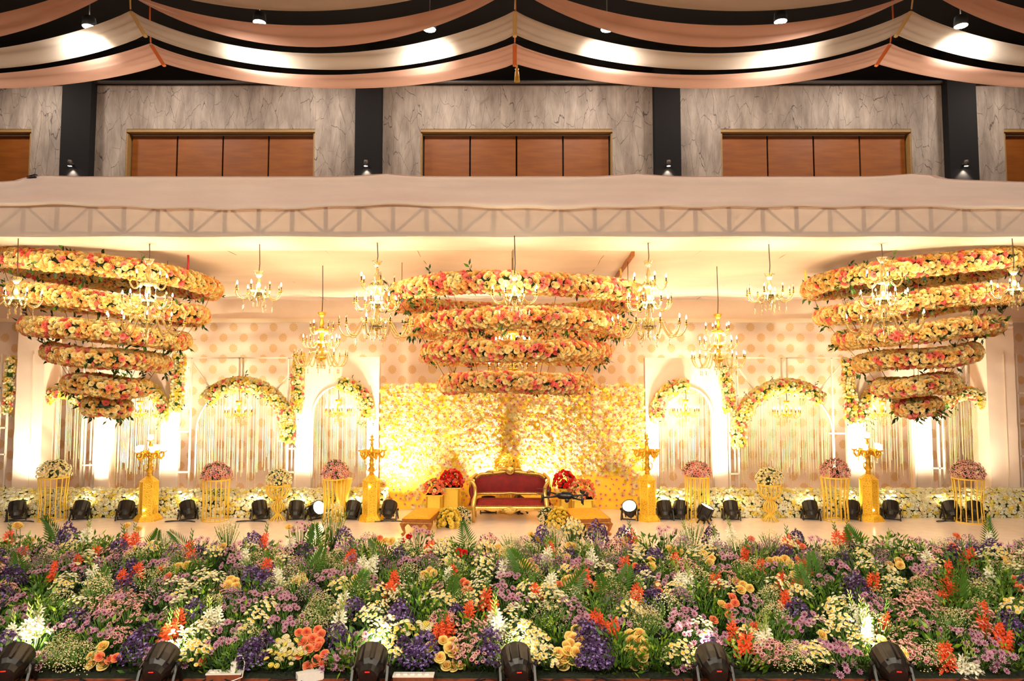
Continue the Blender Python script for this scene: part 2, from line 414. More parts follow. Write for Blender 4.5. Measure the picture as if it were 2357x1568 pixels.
# ------------------------------------------------------------------ ceiling drapes
rx = [-(16.6 + 7.83) / 2 - 3.8, -7.83, 0.06, 8.2, 16.2]       # ridge positions across the hall
def drape(name, label, y0, h0r, h0m, y1, h1r, h1m, mat, band, ribbon=True):
    """one long strip hung in swags; far edge y0, near edge y1; heights above the camera at ridge and mid-span"""
    t = thing(name, label, 'drape', (0, (y0 + y1) / 2, CAM_Z + h0m), group='ceiling drapes')
    cy, cz = (y0 + y1) / 2, CAM_Z + h0m
    ph = random.random() * 6
    g = Geo()
    for a, b in zip(rx[:-1], rx[1:]):
        ra = -.06 if a < -4 else (.06 if a > 4 else 0)
        def fn(u, v, a=a, b=b):
            s = 4 * u * (1 - u); s = s ** .9
            x = a + (b - a) * u
            near = v
            # ridges lean towards the centre line with distance
            hr, hm = h0r + (h1r - h0r) * v, h0m + (h1m - h0m) * v
            z = hr + (hm - hr) * s
            z += .03 * math.sin(v * 9 + ph + 3 * u) * (1 - abs(2 * u - 1)) ** .3 + .02 * math.sin(v * 23 + ph) * (abs(2 * u - 1)) ** 3
            y = y0 + (y1 - y0) * (v + (.5 - v) * .10 * (1 - s))
            return (x, y - cy, CAM_Z + z - cz)
        g.grid(fn, 40, 14)
    part('cloth', g, mat, t)
    if ribbon:
        for x in rx[1:4]:
            q = Geo(); q.grid(lambda u, v: (x + (u - .5) * .09, y0 + (y1 - y0) * (.04 + .92 * v) - cy, CAM_Z + h0r + (h1r - h0r) * v - cz - .035 - .02 * math.sin(PI * u)), 3, 8)
            part('ridge_ribbon', q, band, t)
            q = Geo(); yy = y1 + .02; zz = CAM_Z + h1r - cz
            q.tube([(x, yy - cy, zz), (x + .02, yy - cy - .1, zz + .5), (x, yy - cy - .1, zz + 1.4)], .018, 6); part('hanging_cord', q, band, t)
    return t
H_ = lambda py, Y: Z(py, Y) - CAM_Z
drape('ceiling_drape', 'peach swagged ceiling drape nearest the grey wall, lowest of the peach drapes', 15.0, H_(150, 15), H_(203, 15), 14.35, H_(97, 14.35), H_(172, 14.35), MT['peach'], MT['peach_band'])
drape('ceiling_drape', 'cream swagged ceiling drape with bright lamp spots, between two peach drapes', 14.2, H_(83, 14.2), H_(163, 14.2), 13.55, H_(20, 13.55), H_(120, 13.55), MT['cream'], MT['cream_band'])
drape('ceiling_drape', 'upper peach swagged ceiling drape, above the lamp-lit cream one', 13.2, H_(-30, 13.2), H_(106, 13.2), 12.5, H_(-50, 12.5), H_(62, 12.5), MT['peach'], MT['peach_band'])
drape('ceiling_drape', 'topmost cream ceiling drape, cut off by the top of the picture', 12.1, H_(-80, 12.1), H_(29, 12.1), 11.4, H_(-150, 11.4), H_(-18, 11.4), MT['cream'], MT['cream_band'])
t = thing('tassel', 'gold tassel hanging under the middle ridge of the peach drape', 'tassel', P(1190, 172, 15.0))
q = Geo(); q.lathe([(.012, .42), (.02, .16), (.05, .13), (.03, .10), (.045, .06), (.065, -.16), (.0, -.165)], 10); part('tassel_skirt', q, MT['tassel'], t)
for i, px in enumerate((205, 597, 989, 1397, 1797, 2212)):
    x = X(px, 14.0, 60)
    t = thing('hanging_downlight', 'white-lit round downlight above the cream drape, %s from left' % ordinal(i + 1), 'ceiling light', (x, 14.0, Z((62, 52, 68, 68, 50, 60)[i], 14.0)), group='downlights above the cream drape')
    q = Geo(); q.lathe([(.03, .25), (.12, .2), (.14, 0), (.13, 0), (.11, .02)], 14, cap=False); part('housing', q, MT['black'], t)
    q = Geo(); q.lathe([(.128, .0), (0, -.012)], 14); part('lens', q, MT['downlight'], t)
    q = Geo(); q.tube([(0, 0, .22), (0, 0, 1.9)], .012, 5); part('suspension_rod', q, MT['steel'], t)
    l = lamp('downlight', 'SPOT', (0, 0, -.05), SPOT_W, (.93, .96, 1), spot_size=2.3, spot_blend=.9, shadow_soft_size=.1); l.parent = t

# ------------------------------------------------------------------ stage and canopy
BF_Y, BF_Z, BB_Y, BB_Z = 7.5, -.42, 10.75, .03        # flower bank: foot and top
g = Geo(); g.box((0, 14.4, -.23), (26, 7.3, .46)); struct('stage_deck', g, MT['deck'])
FY0, FY1 = 9.05, 9.95                                  # wrapped front beam of the canopy
zb, zs, zt = Z(545, FY0), Z(480, FY0), Z(414, FY0)
CEY = 16.0
zc0, zc1 = Z(577, FY1), Z(690, CEY)
# lattice girder in the beam, seen through the sheer cloth
t = thing('lattice_girder', 'steel lattice girder showing through the sheer white front valance', 'truss', (0, FY0 + .07, zb))
hgt = zs + .12 - zb
for dz in (.05, hgt - .05):
    q = Geo(); q.tube([(-10, 0, dz), (10, 0, dz)], .035, 6); part('chord', q, MT['steel'], t)
sm = Geo().tube([(0, 0, .05), (0, 0, hgt - .05)], .03, 6).mesh('upright', MT['steel'])
step = .455
dm = [Geo().tube([(0, 0, .05), (s * step, 0, hgt - .05)], .02, 5).mesh('diagonal', MT['steel']) for s in (1, -1)]
k = 0; x = -9.8
while x < 9.8:
    obj('upright', sm, t, (x, 0, 0)); obj('diagonal', dm[k % 2], t, (x if k % 2 == 0 else x + step, .02, 0))
    x += step; k += 1
t = thing('front_valance', 'sheer white lower valance on the canopy front, girder showing through', 'valance', (0, FY0, zb))
q = Geo(); q.grid(lambda u, v: (-10 + 20 * u, -.012 * math.sin(u * 90) * v, v * (zs - zb + .2)), 120, 4); part('cloth', q, MT['sheer'], t)
t = thing('front_fascia', 'pale pinkish white cloth fascia along the top of the canopy front', 'fascia', (0, FY0 - .06, zs))
pk = [X(107, FY0, 410), X(890, FY0, 410), X(1463, FY0, 410), X(2097, FY0, 410)]
def fascia(u, v):
    x = -10 + 20 * u
    near = min(abs(x - p) for p in pk)
    lift = .035 * math.exp(-(near / .35) ** 2) + (.03 if pk[0] - .3 < x < pk[3] + .3 else 0) - max(0, abs(x) - 5.6) * .035
    hemz = .03 * math.exp(-(near / .8) ** 2) - .018 * math.sin(x * 1.3) + .008 * math.sin(x * 7)
    z = hemz * (1 - v) + v * (zt - zs + lift)
    y = .0035 * math.sin(v * 22 + x * .5) * (.2 + abs(math.sin(x * .7))) + .03 * (v - .5) ** 2 * 4 - .02 * math.exp(-(near / .05) ** 2)
    return (x, y, z)
q = Geo(); q.grid(fascia, 260, 22); part('cloth', q, MT['fascia'], t)
q = Geo(); q.grid(lambda u, v: (fascia(u, 0)[0], -.018 + .03 * v, fascia(u, 0)[2] - .012 + .02 * math.sin(PI * v)), 200, 3); part('hem_roll', q, MT['hem'], t)
q = Geo(); q.grid(lambda u, v: (fascia(u, 1)[0], .0 + .95 * v, fascia(u, 1)[2] - .02 * v), 120, 3); part('top_cloth', q, MT['fascia'], t)
q = Geo(); q.tube([(X(60, 9, 410), .05, zt - zs + .02), (X(82, 9, 410), .02, zt - zs + .04)], .03, 8); part('pipe_end', q, MT['blackplastic'], t)
t = thing('canopy_soffit', 'flat white cloth soffit wrapped under the front canopy beam', 'soffit', (0, FY0, zb))
q = Geo(); q.grid(lambda u, v: (-10 + 20 * u, .9 * v, (zc0 - zb) * v + .006 * math.sin(u * 60)), 80, 6); part('cloth', q, MT['hem'], t)
q = Geo(); q.grid(lambda u, v: (-10 + 20 * u, .9, (zc0 - zb) + v * (zt - zc0)), 10, 1); part('bounce_liner', q, MT['hem'], t)  # added white cloth, bounces light so the girder bars show dark
t = thing('canopy_ceiling', 'white cloth canopy ceiling stretched in panels above the stage', 'canopy', (0, FY1, zc0))
def ceil(u, v):
    x = -13.5 + 27 * u; y = (CEY - FY1) * v
    sag = -.05 * abs(math.sin(x * PI / 1.45)) ** .6 * (.4 + .6 * math.sin(PI * min(1, v * 1.02))) + .02 * math.sin(x * 1.9 + v * 7) + .012 * math.sin(v * 38 + x * .5) * math.sin(x * 1.1) ** 2
    return (x, y, .1 + (zc1 - zc0 - .1) * v + sag)
q = Geo(); q.grid(ceil, 220, 44); part('cloth', q, MT['canopy'], t)
for k in range(-7, 8):
    u0 = (k * 1.45 + 13.5) / 27
    q = Geo(); q.tube([Vector(ceil(u0, j / 16)) + Vector((0, 0, -.004)) for j in range(17)], .006, 4); part('seam', q, MT['jamb'], t)
for px, p2 in ((1457, 1385), (2190, 2010)):
    a, b = P(px, 578, FY1 + .35), P(p2, 686, 15.2); o0 = Vector((0, FY1, zc0))
    a.z = zc0 + .02; b.z = zc1 - .04
    q = Geo(); q.bar(a - o0, a - o0 + (b - a) * .55, .05, .07); part('dark_batten', q, MT['carved'], t)
t = thing('back_valance', 'plain beige valance between canopy ceiling and printed backdrop', 'valance', (0, CEY - .1, Z(742, CEY)))
vz = zc1 - Z(742, CEY)
q = Geo(); q.grid(lambda u, v: (-13.5 + 27 * u, .02 * math.sin(u * 75) * (1 - v), v * vz), 120, 4); part('cloth', q, MT['panel'], t)
q = Geo(); q.box((0, -.03, .03), (27, .08, .09)); part('hem_band', q, MT['hem'], t)
t = thing('backdrop_curtain', 'pale printed backdrop curtain with rows of gold medallions', 'curtain', (0, CEY + .1, 0))
q = Geo(); q.grid(lambda u, v: (-13.5 + 27 * u, .015 * math.sin(v * 60 + 4 * math.sin(u * 9)) + .02 * math.sin(u * 120), v * Z(735, CEY)), 240, 60); part('cloth', q, MT['medallion'], t)
# ------------------------------------------------------------------ flower kinds
def petal_mat(name, col, rough=.6): return M(name, col, rough, var=.10, scale=14, transl=.26, spec=.25)
FM = {k: petal_mat(k + '_petal', c) for k, c in dict(
    cream=(255, 236, 188), butter=(255, 222, 140), peach=(255, 196, 122), pink=(250, 158, 146), coral=(242, 124, 112), yellow=(252, 220, 74),
    ivory=(255, 246, 206), roseyellow=(255, 224, 138), rosepeach=(255, 158, 112), red=(222, 36, 40), orange=(242, 100, 56), white=(255, 250, 226),
    lilac=(200, 148, 172), palepink=(246, 194, 180), purple=(76, 50, 94), mauve=(150, 112, 150), tan=(222, 206, 150), plum=(120, 40, 80), lemon=(250, 226, 110), bluelilac=(146, 122, 184), disc=(240, 190, 40)).items()}
GM = {k: M(k + '_green', c, .5, var=.25, scale=20, transl=.2) for k, c in dict(dark=(26, 54, 16), mid=(64, 106, 22), light=(134, 168, 40), stem=(96, 136, 50), pale=(160, 182, 80)).items()}
def rose_geo(core=0):
    g = Geo()
    for (n, r, z0, zm, zt, ph) in ((6, .5, -.16, .10, .22, 0), (5, .38, .0, .27, .36, .5), (4, .22, .1, .39, .46, .2)):
        for k in range(n):
            a = 2 * PI * k / n + ph; w1 = PI / n * 1.15; w2 = PI / n * .8
            p = lambda rr, an, z: (rr * math.cos(an), rr * math.sin(an), z)
            g.add([p(r * .25, a, z0), p(r * .82, a - w1, zm), p(r * .82, a + w1, zm), p(r * 1.0, a + w2, zt), p(r * 1.0, a - w2, zt)], [(0, 1, 2), (1, 4, 3, 2)], core if r < .3 else 0)
    g.add([(.1, 0, .40), (-.05, .09, .40), (-.05, -.09, .40), (0, 0, .49)], [(0, 1, 3), (1, 2, 3), (2, 0, 3)], core)
    return g
def pom_geo():
    g = Geo(); n = 9; prof = [(.40, -.08), (.52, .08), (.44, .24), (.46, .27), (.30, .38), (.30, .42), (.10, .46)]
    vs = []
    for i, (r, z) in enumerate(prof):
        for j in range(n):
            a = 2 * PI * (j + (i % 2) * .5) / n; vs.append((r * math.cos(a), r * math.sin(a), z - (.05 if i % 2 else 0)))
    fs = []
    for i in range(len(prof) - 1):
        for j in range(n):
            a, b = i * n + j, i * n + (j + 1) % n; c, d = a + n, b + n
            fs += [(a, b, c), (b, d, c)] if i % 2 == 0 else [(a, d, c), (a, b, d)]
    g.add(vs, fs); return g
def daisy_geo(n=10):
    g = Geo()
    for k in range(n):
        a = 2 * PI * k / n; w1 = PI / n * .75
        p = lambda rr, an, z: (rr * math.cos(an), rr * math.sin(an), z)
        g.add([p(.1, a, 0), p(.4, a - w1, .07), p(.5, a, .1), p(.4, a + w1, .07)], [(0, 1, 2, 3)], 0)
    g.lathe([(.15, .02), (.11, .09), (.02, .11)], 6, mi=1, cap=False); return g
def button_geo():
    g = Geo(); g.lathe([(.36, -.05), (.5, .1), (.3, .22)], 7, sm=False, cap=False); g.lathe([(.3, .22), (.05, .2)], 7, mi=1, cap=False); return g
def leaf_geo(l=1, wd=.38):
    g = Geo(); g.add([(0, 0, 0), (wd * .5, 0, l * .45), (0, .06, l), (-wd * .5, 0, l * .45), (0, -.05, l * .45)], [(0, 1, 4), (1, 2, 4), (2, 3, 4), (3, 0, 4)]); return g
ROSE = {k: Kind('rose_' + k, rose_geo(1), [FM[k], FM[c]]) for k, c in dict(cream='butter', butter='peach', peach='peach', pink='coral', coral='coral', roseyellow='butter', rosepeach='coral', red='red', yellow='roseyellow', orange='orange', ivory='cream', lemon='lemon').items()}
POM = {k: Kind('pompom_' + k, pom_geo(), [FM[k]]) for k in ('ivory', 'cream', 'lemon', 'butter', 'white', 'yellow')}
DAISY = {'lilac': Kind('daisy_lilac', daisy_geo(), [FM['lilac'], FM['plum']]), 'palepink': Kind('daisy_palepink', daisy_geo(8), [FM['palepink'], FM['plum']]), 'pink': Kind('daisy_pink', daisy_geo(8), [FM['pink'], FM['plum']]), 'white': Kind('daisy_white', daisy_geo(8), [FM['white'], FM['disc']])}
BUTTON = {'white': Kind('button_white', button_geo(), [FM['white'], FM['lemon']]), 'pink': Kind('button_pink', button_geo(), [FM['palepink'], FM['plum']]), 'cream': Kind('button_cream', button_geo(), [FM['ivory'], FM['disc']])}
LEAF = {k: Kind('leaf_' + k, leaf_geo(), [GM[k]]) for k in ('dark', 'mid', 'light')}
CAMV = np.array([0, 0, CAM_Z])

def dress(parent, origin, pts, nrm, size, kinds, cap=300, name='rose', spread=.15):
    """put blossoms at pts (world) with outward normals; the cap that show largest become parts, the rest one joined part"""
    origin = np.array(tuple(origin))
    ks, ws = zip(*kinds); ws = np.array(ws, float) / sum(ws)
    pts = np.array(pts); nrm = np.array(nrm)
    tc = CAMV - pts; d = np.linalg.norm(tc, axis=1)
    score = np.einsum('ij,ij->i', nrm, tc / d[:, None]) + .02 * np.random.rand(len(pts)) - .02 * d
    order = np.argsort(-score)
    pick = np.random.choice(len(ks), len(pts), p=ws)
    rest = []
    for rank, i in enumerate(order):
        s = size * (1 + spread * (random.random() * 2 - 1)); n = nrm[i] + np.random.normal(0, .3, 3)
        B = basis(n, random.random() * 6.28) * s; l = pts[i] - origin
        if rank < cap: obj(name, ks[pick[i]].me, parent, mat4=mat4(B, l))
        else: rest.append((ks[pick[i]], B, l))
    scatter('joined_' + name + 's', rest, parent)
def tube_points(path, r, spacing, half=None):
    """jittered points on the skin of a tube about path; half = direction kept (mounted garlands)"""
    path = [np.array(tuple(p)) for p in path]; pts = []; nr = []
    acc = 0
    for i in range(len(path) - 1):
        a, b = path[i], path[i + 1]; L = np.linalg.norm(b - a); t = (b - a) / L
        u = np.cross(t, [0, 0, 1.]) if abs(t[2]) < .9 else np.cross(t, [0, 1., 0]); u /= np.linalg.norm(u); v = np.cross(u, t)
        n = 2 * PI * r / spacing * L / spacing * 6.5 + acc; k = int(n); acc = n - k
        for _ in range(k):
            q = random.random(); best = None
            an = random.random() * 2 * PI
            nn = u * math.cos(an) + v * math.sin(an)
            if half is not None and nn.dot(half) < -.25: continue
            pts.append(a + t * L * q + nn * r); nr.append(nn)
    # drop points that crowd others
    keep = []; cell = {}
    cs = spacing * .63
    for i, p in enumerate(pts):
        key = tuple((p / cs).astype(int)); ok = True
        for dx in (-1, 0, 1):
            for dy in (-1, 0, 1):
                for dz in (-1, 0, 1):
                    for j in cell.get((key[0] + dx, key[1] + dy, key[2] + dz), ()):
                        if np.sum((pts[j] - p) ** 2) < cs * cs: ok = False
        if ok: keep.append(i); cell.setdefault(key, []).append(i)
    return [pts[i] for i in keep], [nr[i] for i in keep]
def sprigs(parent, origin, path, r, n, size, kinds, hang=.4, name='joined_leaves'):
    items = []; path = [np.array(tuple(p)) for p in path]; origin = np.array(tuple(origin))
    for _ in range(n):
        i = random.randrange(len(path)); p = path[i]
        d = np.random.normal(0, 1, 3); d /= np.linalg.norm(d)
        if random.random() < hang: d[2] = -abs(d[2]) - .5
        d /= np.linalg.norm(d); base = p + d * r * 1.08
        for j in range(random.choice((2, 3, 4, 5))):
            dd = d + np.random.normal(0, .55, 3)
            items.append((LEAF[random.choice(kinds)], basis(dd, random.random() * 6.28) * size * random.uniform(.7, 1.25), base + d * .03 * j - origin))
    scatter(name, items, parent)

# ------------------------------------------------------------------ suspended flower rings
def ring_tier(label, cx, cy, rings, tr, tilt, mixk, wires):
    """stacked flower hoops that shrink downwards; rings: (radius, front z)"""
    top = rings[0][1]
    org = Vector((cx, cy, rings[-1][1]))
    t = thing('suspended_flower_rings', label, 'floral hanging', org, group='suspended flower rings')
    allp, alln = [], []; paths = []
    for r, z in rings:
        n = max(24, int(r * 44)); path = []
        for k in range(n + 1):
            a = 2 * PI * k / n
            dx, dy = r * math.cos(a), r * math.sin(a)
            path.append((cx + dx, cy + dy, z + tilt * dx + .02 * math.sin(3 * a + z * 5)))
        p, q = tube_points(path, tr, .074); allp += p; alln += q
        c = Geo(); c.tube([Vector(v) - org for v in path[:-1]], tr * .72, 8, closed=True); part('moss_hoop', c, GM['dark'], t)
        paths += path
    dress(t, org, allp, alln, .104, mixk, 300, 'rose')
    sprigs(t, org, paths, tr, int(len(paths) * .9), .105, ('dark', 'dark', 'mid'))
    # hanging wires between the hoops and up to the canopy
    for k in range(8):
        a = 2 * PI * k / 8 + .3; pts = []
        for r, z in rings: pts.append(Vector((cx + r * math.cos(a), cy + r * math.sin(a), z + tilt * r * math.cos(a))) - org)
        q = Geo(); q.tube(pts, .004, 4); part('wire', q, MT['wirem'], t)
    for k in range(6):
        a = 2 * PI * k / 6 + .5; r, z = rings[0]; p = Vector((cx + r * math.cos(a), cy + r * math.sin(a), z + tilt * r * math.cos(a)))
        q = Geo(); q.tube([p - org, Vector((p.x, p.y, 4.56)) - org], .005, 4); part('suspension_wire', q, MT['wirem'], t)
    return t
mixL = [(ROSE['cream'], 48), (ROSE['butter'], 28), (ROSE['peach'], 12), (ROSE['pink'], 9), (ROSE['coral'], 3)]
mixC = [(ROSE['cream'], 38), (ROSE['butter'], 24), (ROSE['peach'], 18), (ROSE['pink'], 16), (ROSE['coral'], 5)]
Rs = [1.56, 1.37, 1.09, .79, .51, .23]
for s in (-1, 1):
    cx, cy = s * 6.62, 11.2; rings = []
    for R, py in zip(Rs, (600, 684, 757, 820, 888, 938)):
        tl = .10 * s * (1 if R > 1 else .4)
        rings.append((R, Z(py, cy - R * (.9 if R > 1 else 1))))
    lab = 'left hanging stack of six cream and peach rose rings above the stage' if s < 0 else 'right hanging stack of six cream and peach rose rings above the stage'
    ring_tier(lab, cx, cy, rings, .115, .10 * s, mixL, 6)
cx, cy = X(1187, 11.5, 760), 11.5; rings = []
for R, py in ((2.02, 650), (1.71, 733), (1.44, 806), (1.15, 882)): rings.append((R, Z(py, cy - R)))
ring_tier('middle hanging stack of four wide pink and peach rose rings over the sofa', cx, cy, rings, .125, 0, mixC, 6)

# ------------------------------------------------------------------ arches in front of the backdrop
AY = 14.8
def arc(cx, cz, r, a0, a1, n=18, rz=None):
    rz = rz or r
    return [(cx + r * math.cos(a0 + (a1 - a0) * k / n), cz + rz * math.sin(a0 + (a1 - a0) * k / n)) for k in range(n + 1)]
def string_curtain(x0, x1, ztop, zlow, y, label, cz=None, rr=None):
    g = Geo(); n = int((x1 - x0) / .030)
    for k in range(n):
        x = x0 + (x1 - x0) * (k + .5) / n + random.uniform(-.006, .006)
        if random.random() < .18: continue
        top = ztop
        if rr is not None:
            dx = abs(x - (x0 + x1) / 2); top = cz + math.sqrt(max(0, rr * rr - dx * dx)) - .02
        low = zlow + random.choice((0, 0, .1, .25, .4)) + .5 * abs(math.sin((x - x0) * 3.1)) * random.random()
        r = random.choice((.0035, .005, .0065))
        g.tube([(x, 0, top), (x + random.uniform(-.004, .004), random.uniform(-.01, .01), low)], r, 3, sm=False)
    o = obj('string_curtain', g.mesh('string_curtain', MT['string']), None, (0, y, 0)); tag(o, label, 'string curtain', 'string curtains', 'stuff'); return o
def arch_panel(pa, pb, oa, ob, ptop, otop, label, y=AY):
    x0, x1, xa, xb = X(pa, y), X(pb, y), X(oa, y), X(ob, y); zt_, zo = Z(ptop, y), Z(otop, y)
    r = (xb - xa) / 2; cx = (xa + xb) / 2; sp = zo - r
    t = thing('white_archway', label, 'arch panel', (cx, y, 0), group='white arch panels')
    g = Geo(); A = arc(0, sp, r, PI, 0, 20); D = .16
    lx, rx_ = x0 - cx, x1 - cx
    poly = [(lx, 0), (lx, zt_), (rx_, zt_), (rx_, 0), (r, 0)] + list(reversed(A)) + [(-r, 0)]
    # front and back skins as strips, so that no concave polygon is needed
    for yy in (0, D):
        g.add([(lx, yy, 0), (-r, yy, 0), (-r, yy, sp), (lx, yy, sp)], [(0, 1, 2, 3)]); g.add([(r, yy, 0), (rx_, yy, 0), (rx_, yy, sp), (r, yy, sp)], [(0, 1, 2, 3)])
        g.add([(lx, yy, sp), (-r, yy, sp), (-r, yy, zt_), (lx, yy, zt_)], [(0, 1, 2, 3)]); g.add([(r, yy, sp), (rx_, yy, sp), (rx_, yy, zt_), (r, yy, zt_)], [(0, 1, 2, 3)])
        for (a, b) in zip(A[:-1], A[1:]): g.add([(a[0], yy, a[1]), (b[0], yy, b[1]), (b[0], yy, zt_), (a[0], yy, zt_)], [(0, 1, 2, 3)])
    ring = [(-r, 0)] + A + [(r, 0)]
    for a, b in zip(ring[:-1], ring[1:]): g.add([(a[0], 0, a[1]), (b[0], 0, b[1]), (b[0], D, b[1]), (a[0], D, a[1])], [(0, 1, 2, 3)])
    g.add([(lx, 0, 0), (lx, D, 0), (lx, D, zt_), (lx, 0, zt_)], [(0, 1, 2, 3)]); g.add([(rx_, 0, 0), (rx_, D, 0), (rx_, D, zt_), (rx_, 0, zt_)], [(0, 1, 2, 3)])
    g.add([(lx, 0, zt_), (rx_, 0, zt_), (rx_, D, zt_), (lx, D, zt_)], [(0, 1, 2, 3)])
    part('panel', g, MT['panel'], t)
    q = Geo(); q.tube([(-r, -.02, 0)] + [(a, -.02, b) for a, b in A] + [(r, -.02, 0)], .022, 6); part('arch_trim', q, MT['tubew'], t)
    return t, cx, sp, r
def tubes(t, org, lst, w=.032, name='tube'):
    for a, b in lst:
        q = Geo(); q.bar(Vector(a) - org, Vector(b) - org, w); part(name, q, MT['tubew'], t)
def arch_frame(label, posts, rungs, xc, hw, ptop, bar=None, post=None, diag=(), y=AY, strings=True, slabel=''):
    """open welded arch frame: double hoop, ladder posts, top bar and braces; all given in picture columns"""
    cx, r, zo = X(xc, y), hw * y / FPX, Z(ptop, y); sp = zo - r; org = Vector((cx, y, 0))
    t = thing('tube_archway', label, 'arch frame', org, group='white arch frames')
    for dr, dy in ((0, 0), (.05, .12)):
        A = arc(0, sp, r + dr, PI, 0, 24)
        q = Geo(); q.tube([(-r - dr, dy, 0)] + [(a, dy, b) for a, b in A] + [(r + dr, dy, 0)], .02, 6); part('hoop', q, MT['tubew'], t)
    L = []
    zt_ = Z(824, y)
    for p in posts: L.append(((X(p, y), y, 0), (X(p, y), y, zt_)))
    for a, b, py in rungs: L.append(((X(a, y), y, Z(py, y)), (X(b, y), y, Z(py, y))))
    if bar: L.append(((X(bar[0], y), y, zt_), (X(bar[1], y), y, zt_)))
    if post:
        for p in post: L.append(((X(p, y), y, zo), (X(p, y), y, zt_)))
    for a, b, c, d in diag: L.append(((X(a, y), y + .05, Z(b, y)), (X(c, y), y + .05, Z(d, y))))
    tubes(t, org, L)
    if strings: string_curtain(cx - r, cx + r, 0, .35, y + .06, slabel, sp, r)
    return t, cx, sp, r
def garland(label, path, r, n_leaf=30, size=.098, warm=True, half=(0, -1, 0), cat='garland'):
    c = path[len(path) // 2]; org = Vector((c[0], c[1], min(p[2] for p in path)))
    t = thing('flower_garland', label, cat, org, group='arch garlands')
    # thin the path evenly
    pts, nr = tube_points(path, r, .078, np.array(half, float))
    q = Geo(); q.tube([Vector(p) - org for p in path], r * .8, 8); part('moss_core', q, GM['mid'], t)
    dress(t, org, pts, nr, size, [(ROSE['ivory'], 34), (ROSE['cream'], 22), (ROSE['butter'], 12), (ROSE['lemon'], 22), (ROSE['pink'], 10)], 220, 'blossom')
    sprigs(t, org, path, r, n_leaf, .06, ('mid', 'dark'), .3)
def arc_path(cx, cz, r, a0, a1, y, n=26): return [(x, y, z) for x, z in arc(cx, cz, r, math.radians(a0), math.radians(a1), n)]
def vert_path(px, py0, py1, y, lean=0):
    return [(X(px, y) + lean * k / 12 + .015 * math.sin(k), y, Z(py0 + (py1 - py0) * k / 12, y)) for k in range(13)]
GY = AY - .08
# white panels with arched openings
_, c, s_, r = arch_panel(683, 873, 722, 848, 822, 888, 'white arch panel just left of the yellow flower wall')
string_curtain(c - r, c + r, 0, .35, AY + .1, 'cream string curtain in the arch just left of the flower wall', s_, r)
garland('ivory rose garland on the right half of arch left of flower wall', arc_path(c, s_, r + .02, 92, -12, GY), .125)
_, c, s_, r = arch_panel(1485, 1672, 1512, 1638, 824, 890, 'white arch panel just right of the yellow flower wall')
string_curtain(c - r, c + r, 0, .35, AY + .1, 'cream string curtain in the arch just right of the flower wall', s_, r)
garland('ivory rose garland on the left half of arch right of flower wall', arc_path(c, s_, r + .02, 86, 192, GY), .125)
_, c, s_, r = arch_panel(222, 412, 262, 376, 826, 888, 'white arch panel behind the left hanging rose rings')
string_curtain(c - r, c + r, 0, .35, AY + .1, 'cream string curtain in the arch behind the left rose rings', s_, r)
garland('ivory rose garland down the right of arch behind left rose rings', arc_path(c, s_, r + .02, 80, -20, GY), .115)
_, c, s_, r = arch_panel(1950, 2137, 1986, 2100, 826, 890, 'white arch panel behind the right hanging rose rings')
string_curtain(c - r, c + r, 0, .35, AY + .1, 'cream string curtain in the arch behind the right rose rings', s_, r)
garland('ivory rose garland down the left of arch behind right rose rings', arc_path(c, s_, r + .02, 100, 200, GY), .115)
# open frames
f, c, s_, r = arch_frame('wide open white tube arch frame on the left, with ladder sides', (414, 441, 664, 683), ((414, 441, 994), (414, 441, 1087), (664, 683, 993), (664, 683, 1033), (664, 683, 1087)), 560, 105, 888, (428, 690), (551, 559), ((436, 830, 492, 908), (690, 832, 625, 908)), slabel='long string curtain in the wide left arch frame')
garland('long ivory and pink rose garland over the wide left arch frame', arc_path(c, s_, r + .03, 137, -12, GY, 40), .135, 50)
f, c, s_, r = arch_frame('wide open white tube arch frame on the right, with ladder sides', (1676, 1697, 1915, 1948), ((1676, 1700, 997), (1676, 1700, 1091), (1905, 1948, 998)), 1806, 108, 892, (1672, 1952), (1799, 1812), ((1690, 832, 1748, 912), (1945, 832, 1875, 915)), slabel='long string curtain in the wide right arch frame')
garland('long ivory and pink rose garland over the wide right arch frame', arc_path(c, s_, r + .03, 194, 46, GY, 40), .135, 50)
f, c, s_, r = arch_frame('narrow white arch frame beside the left wrapped pillar', (194, 222), ((194, 222, 960), (194, 222, 1071)), 151, 50, 905, (99, 222), (140, 153), slabel='string curtain in the narrow arch by the left pillar')
garland('short ivory garland over the narrow arch by the left pillar', arc_path(c, s_, r + .03, 160, 25, GY), .11, 18)
f, c, s_, r = arch_frame('narrow white arch frame beside the right wrapped pillar', (2138, 2155), ((2138, 2168, 964), (2138, 2168, 1078)), 2216, 50, 908, (2138, 2271), (2210, 2225), slabel='string curtain in the narrow arch by the right pillar')
garland('short ivory garland over the narrow arch by the right pillar', arc_path(c, s_, r + .03, 155, 22, GY), .11, 18)
for (fx, posts, rungs, lab) in ((10, (3, 20), ((-8, 20, 893), (-8, 20, 985), (-8, 20, 1046)), 'white ladder frame at the left picture edge behind the pillar'), (2350, (2341, 2362), ((2341, 2370, 905), (2341, 2370, 975), (2341, 2370, 1050)), 'white ladder frame at the right picture edge behind the pillar')):
    t = thing('ladder_truss', lab, 'frame', (X(fx, AY), AY, 0), group='edge frames'); L = [((X(p, AY), AY, 0), (X(p, AY), AY, Z(815, AY))) for p in posts]
    for a, b, py in rungs: L.append(((X(a, AY), AY, Z(py, AY)), (X(b, AY), AY, Z(py, AY))))
    tubes(t, Vector((X(fx, AY), AY, 0)), L)
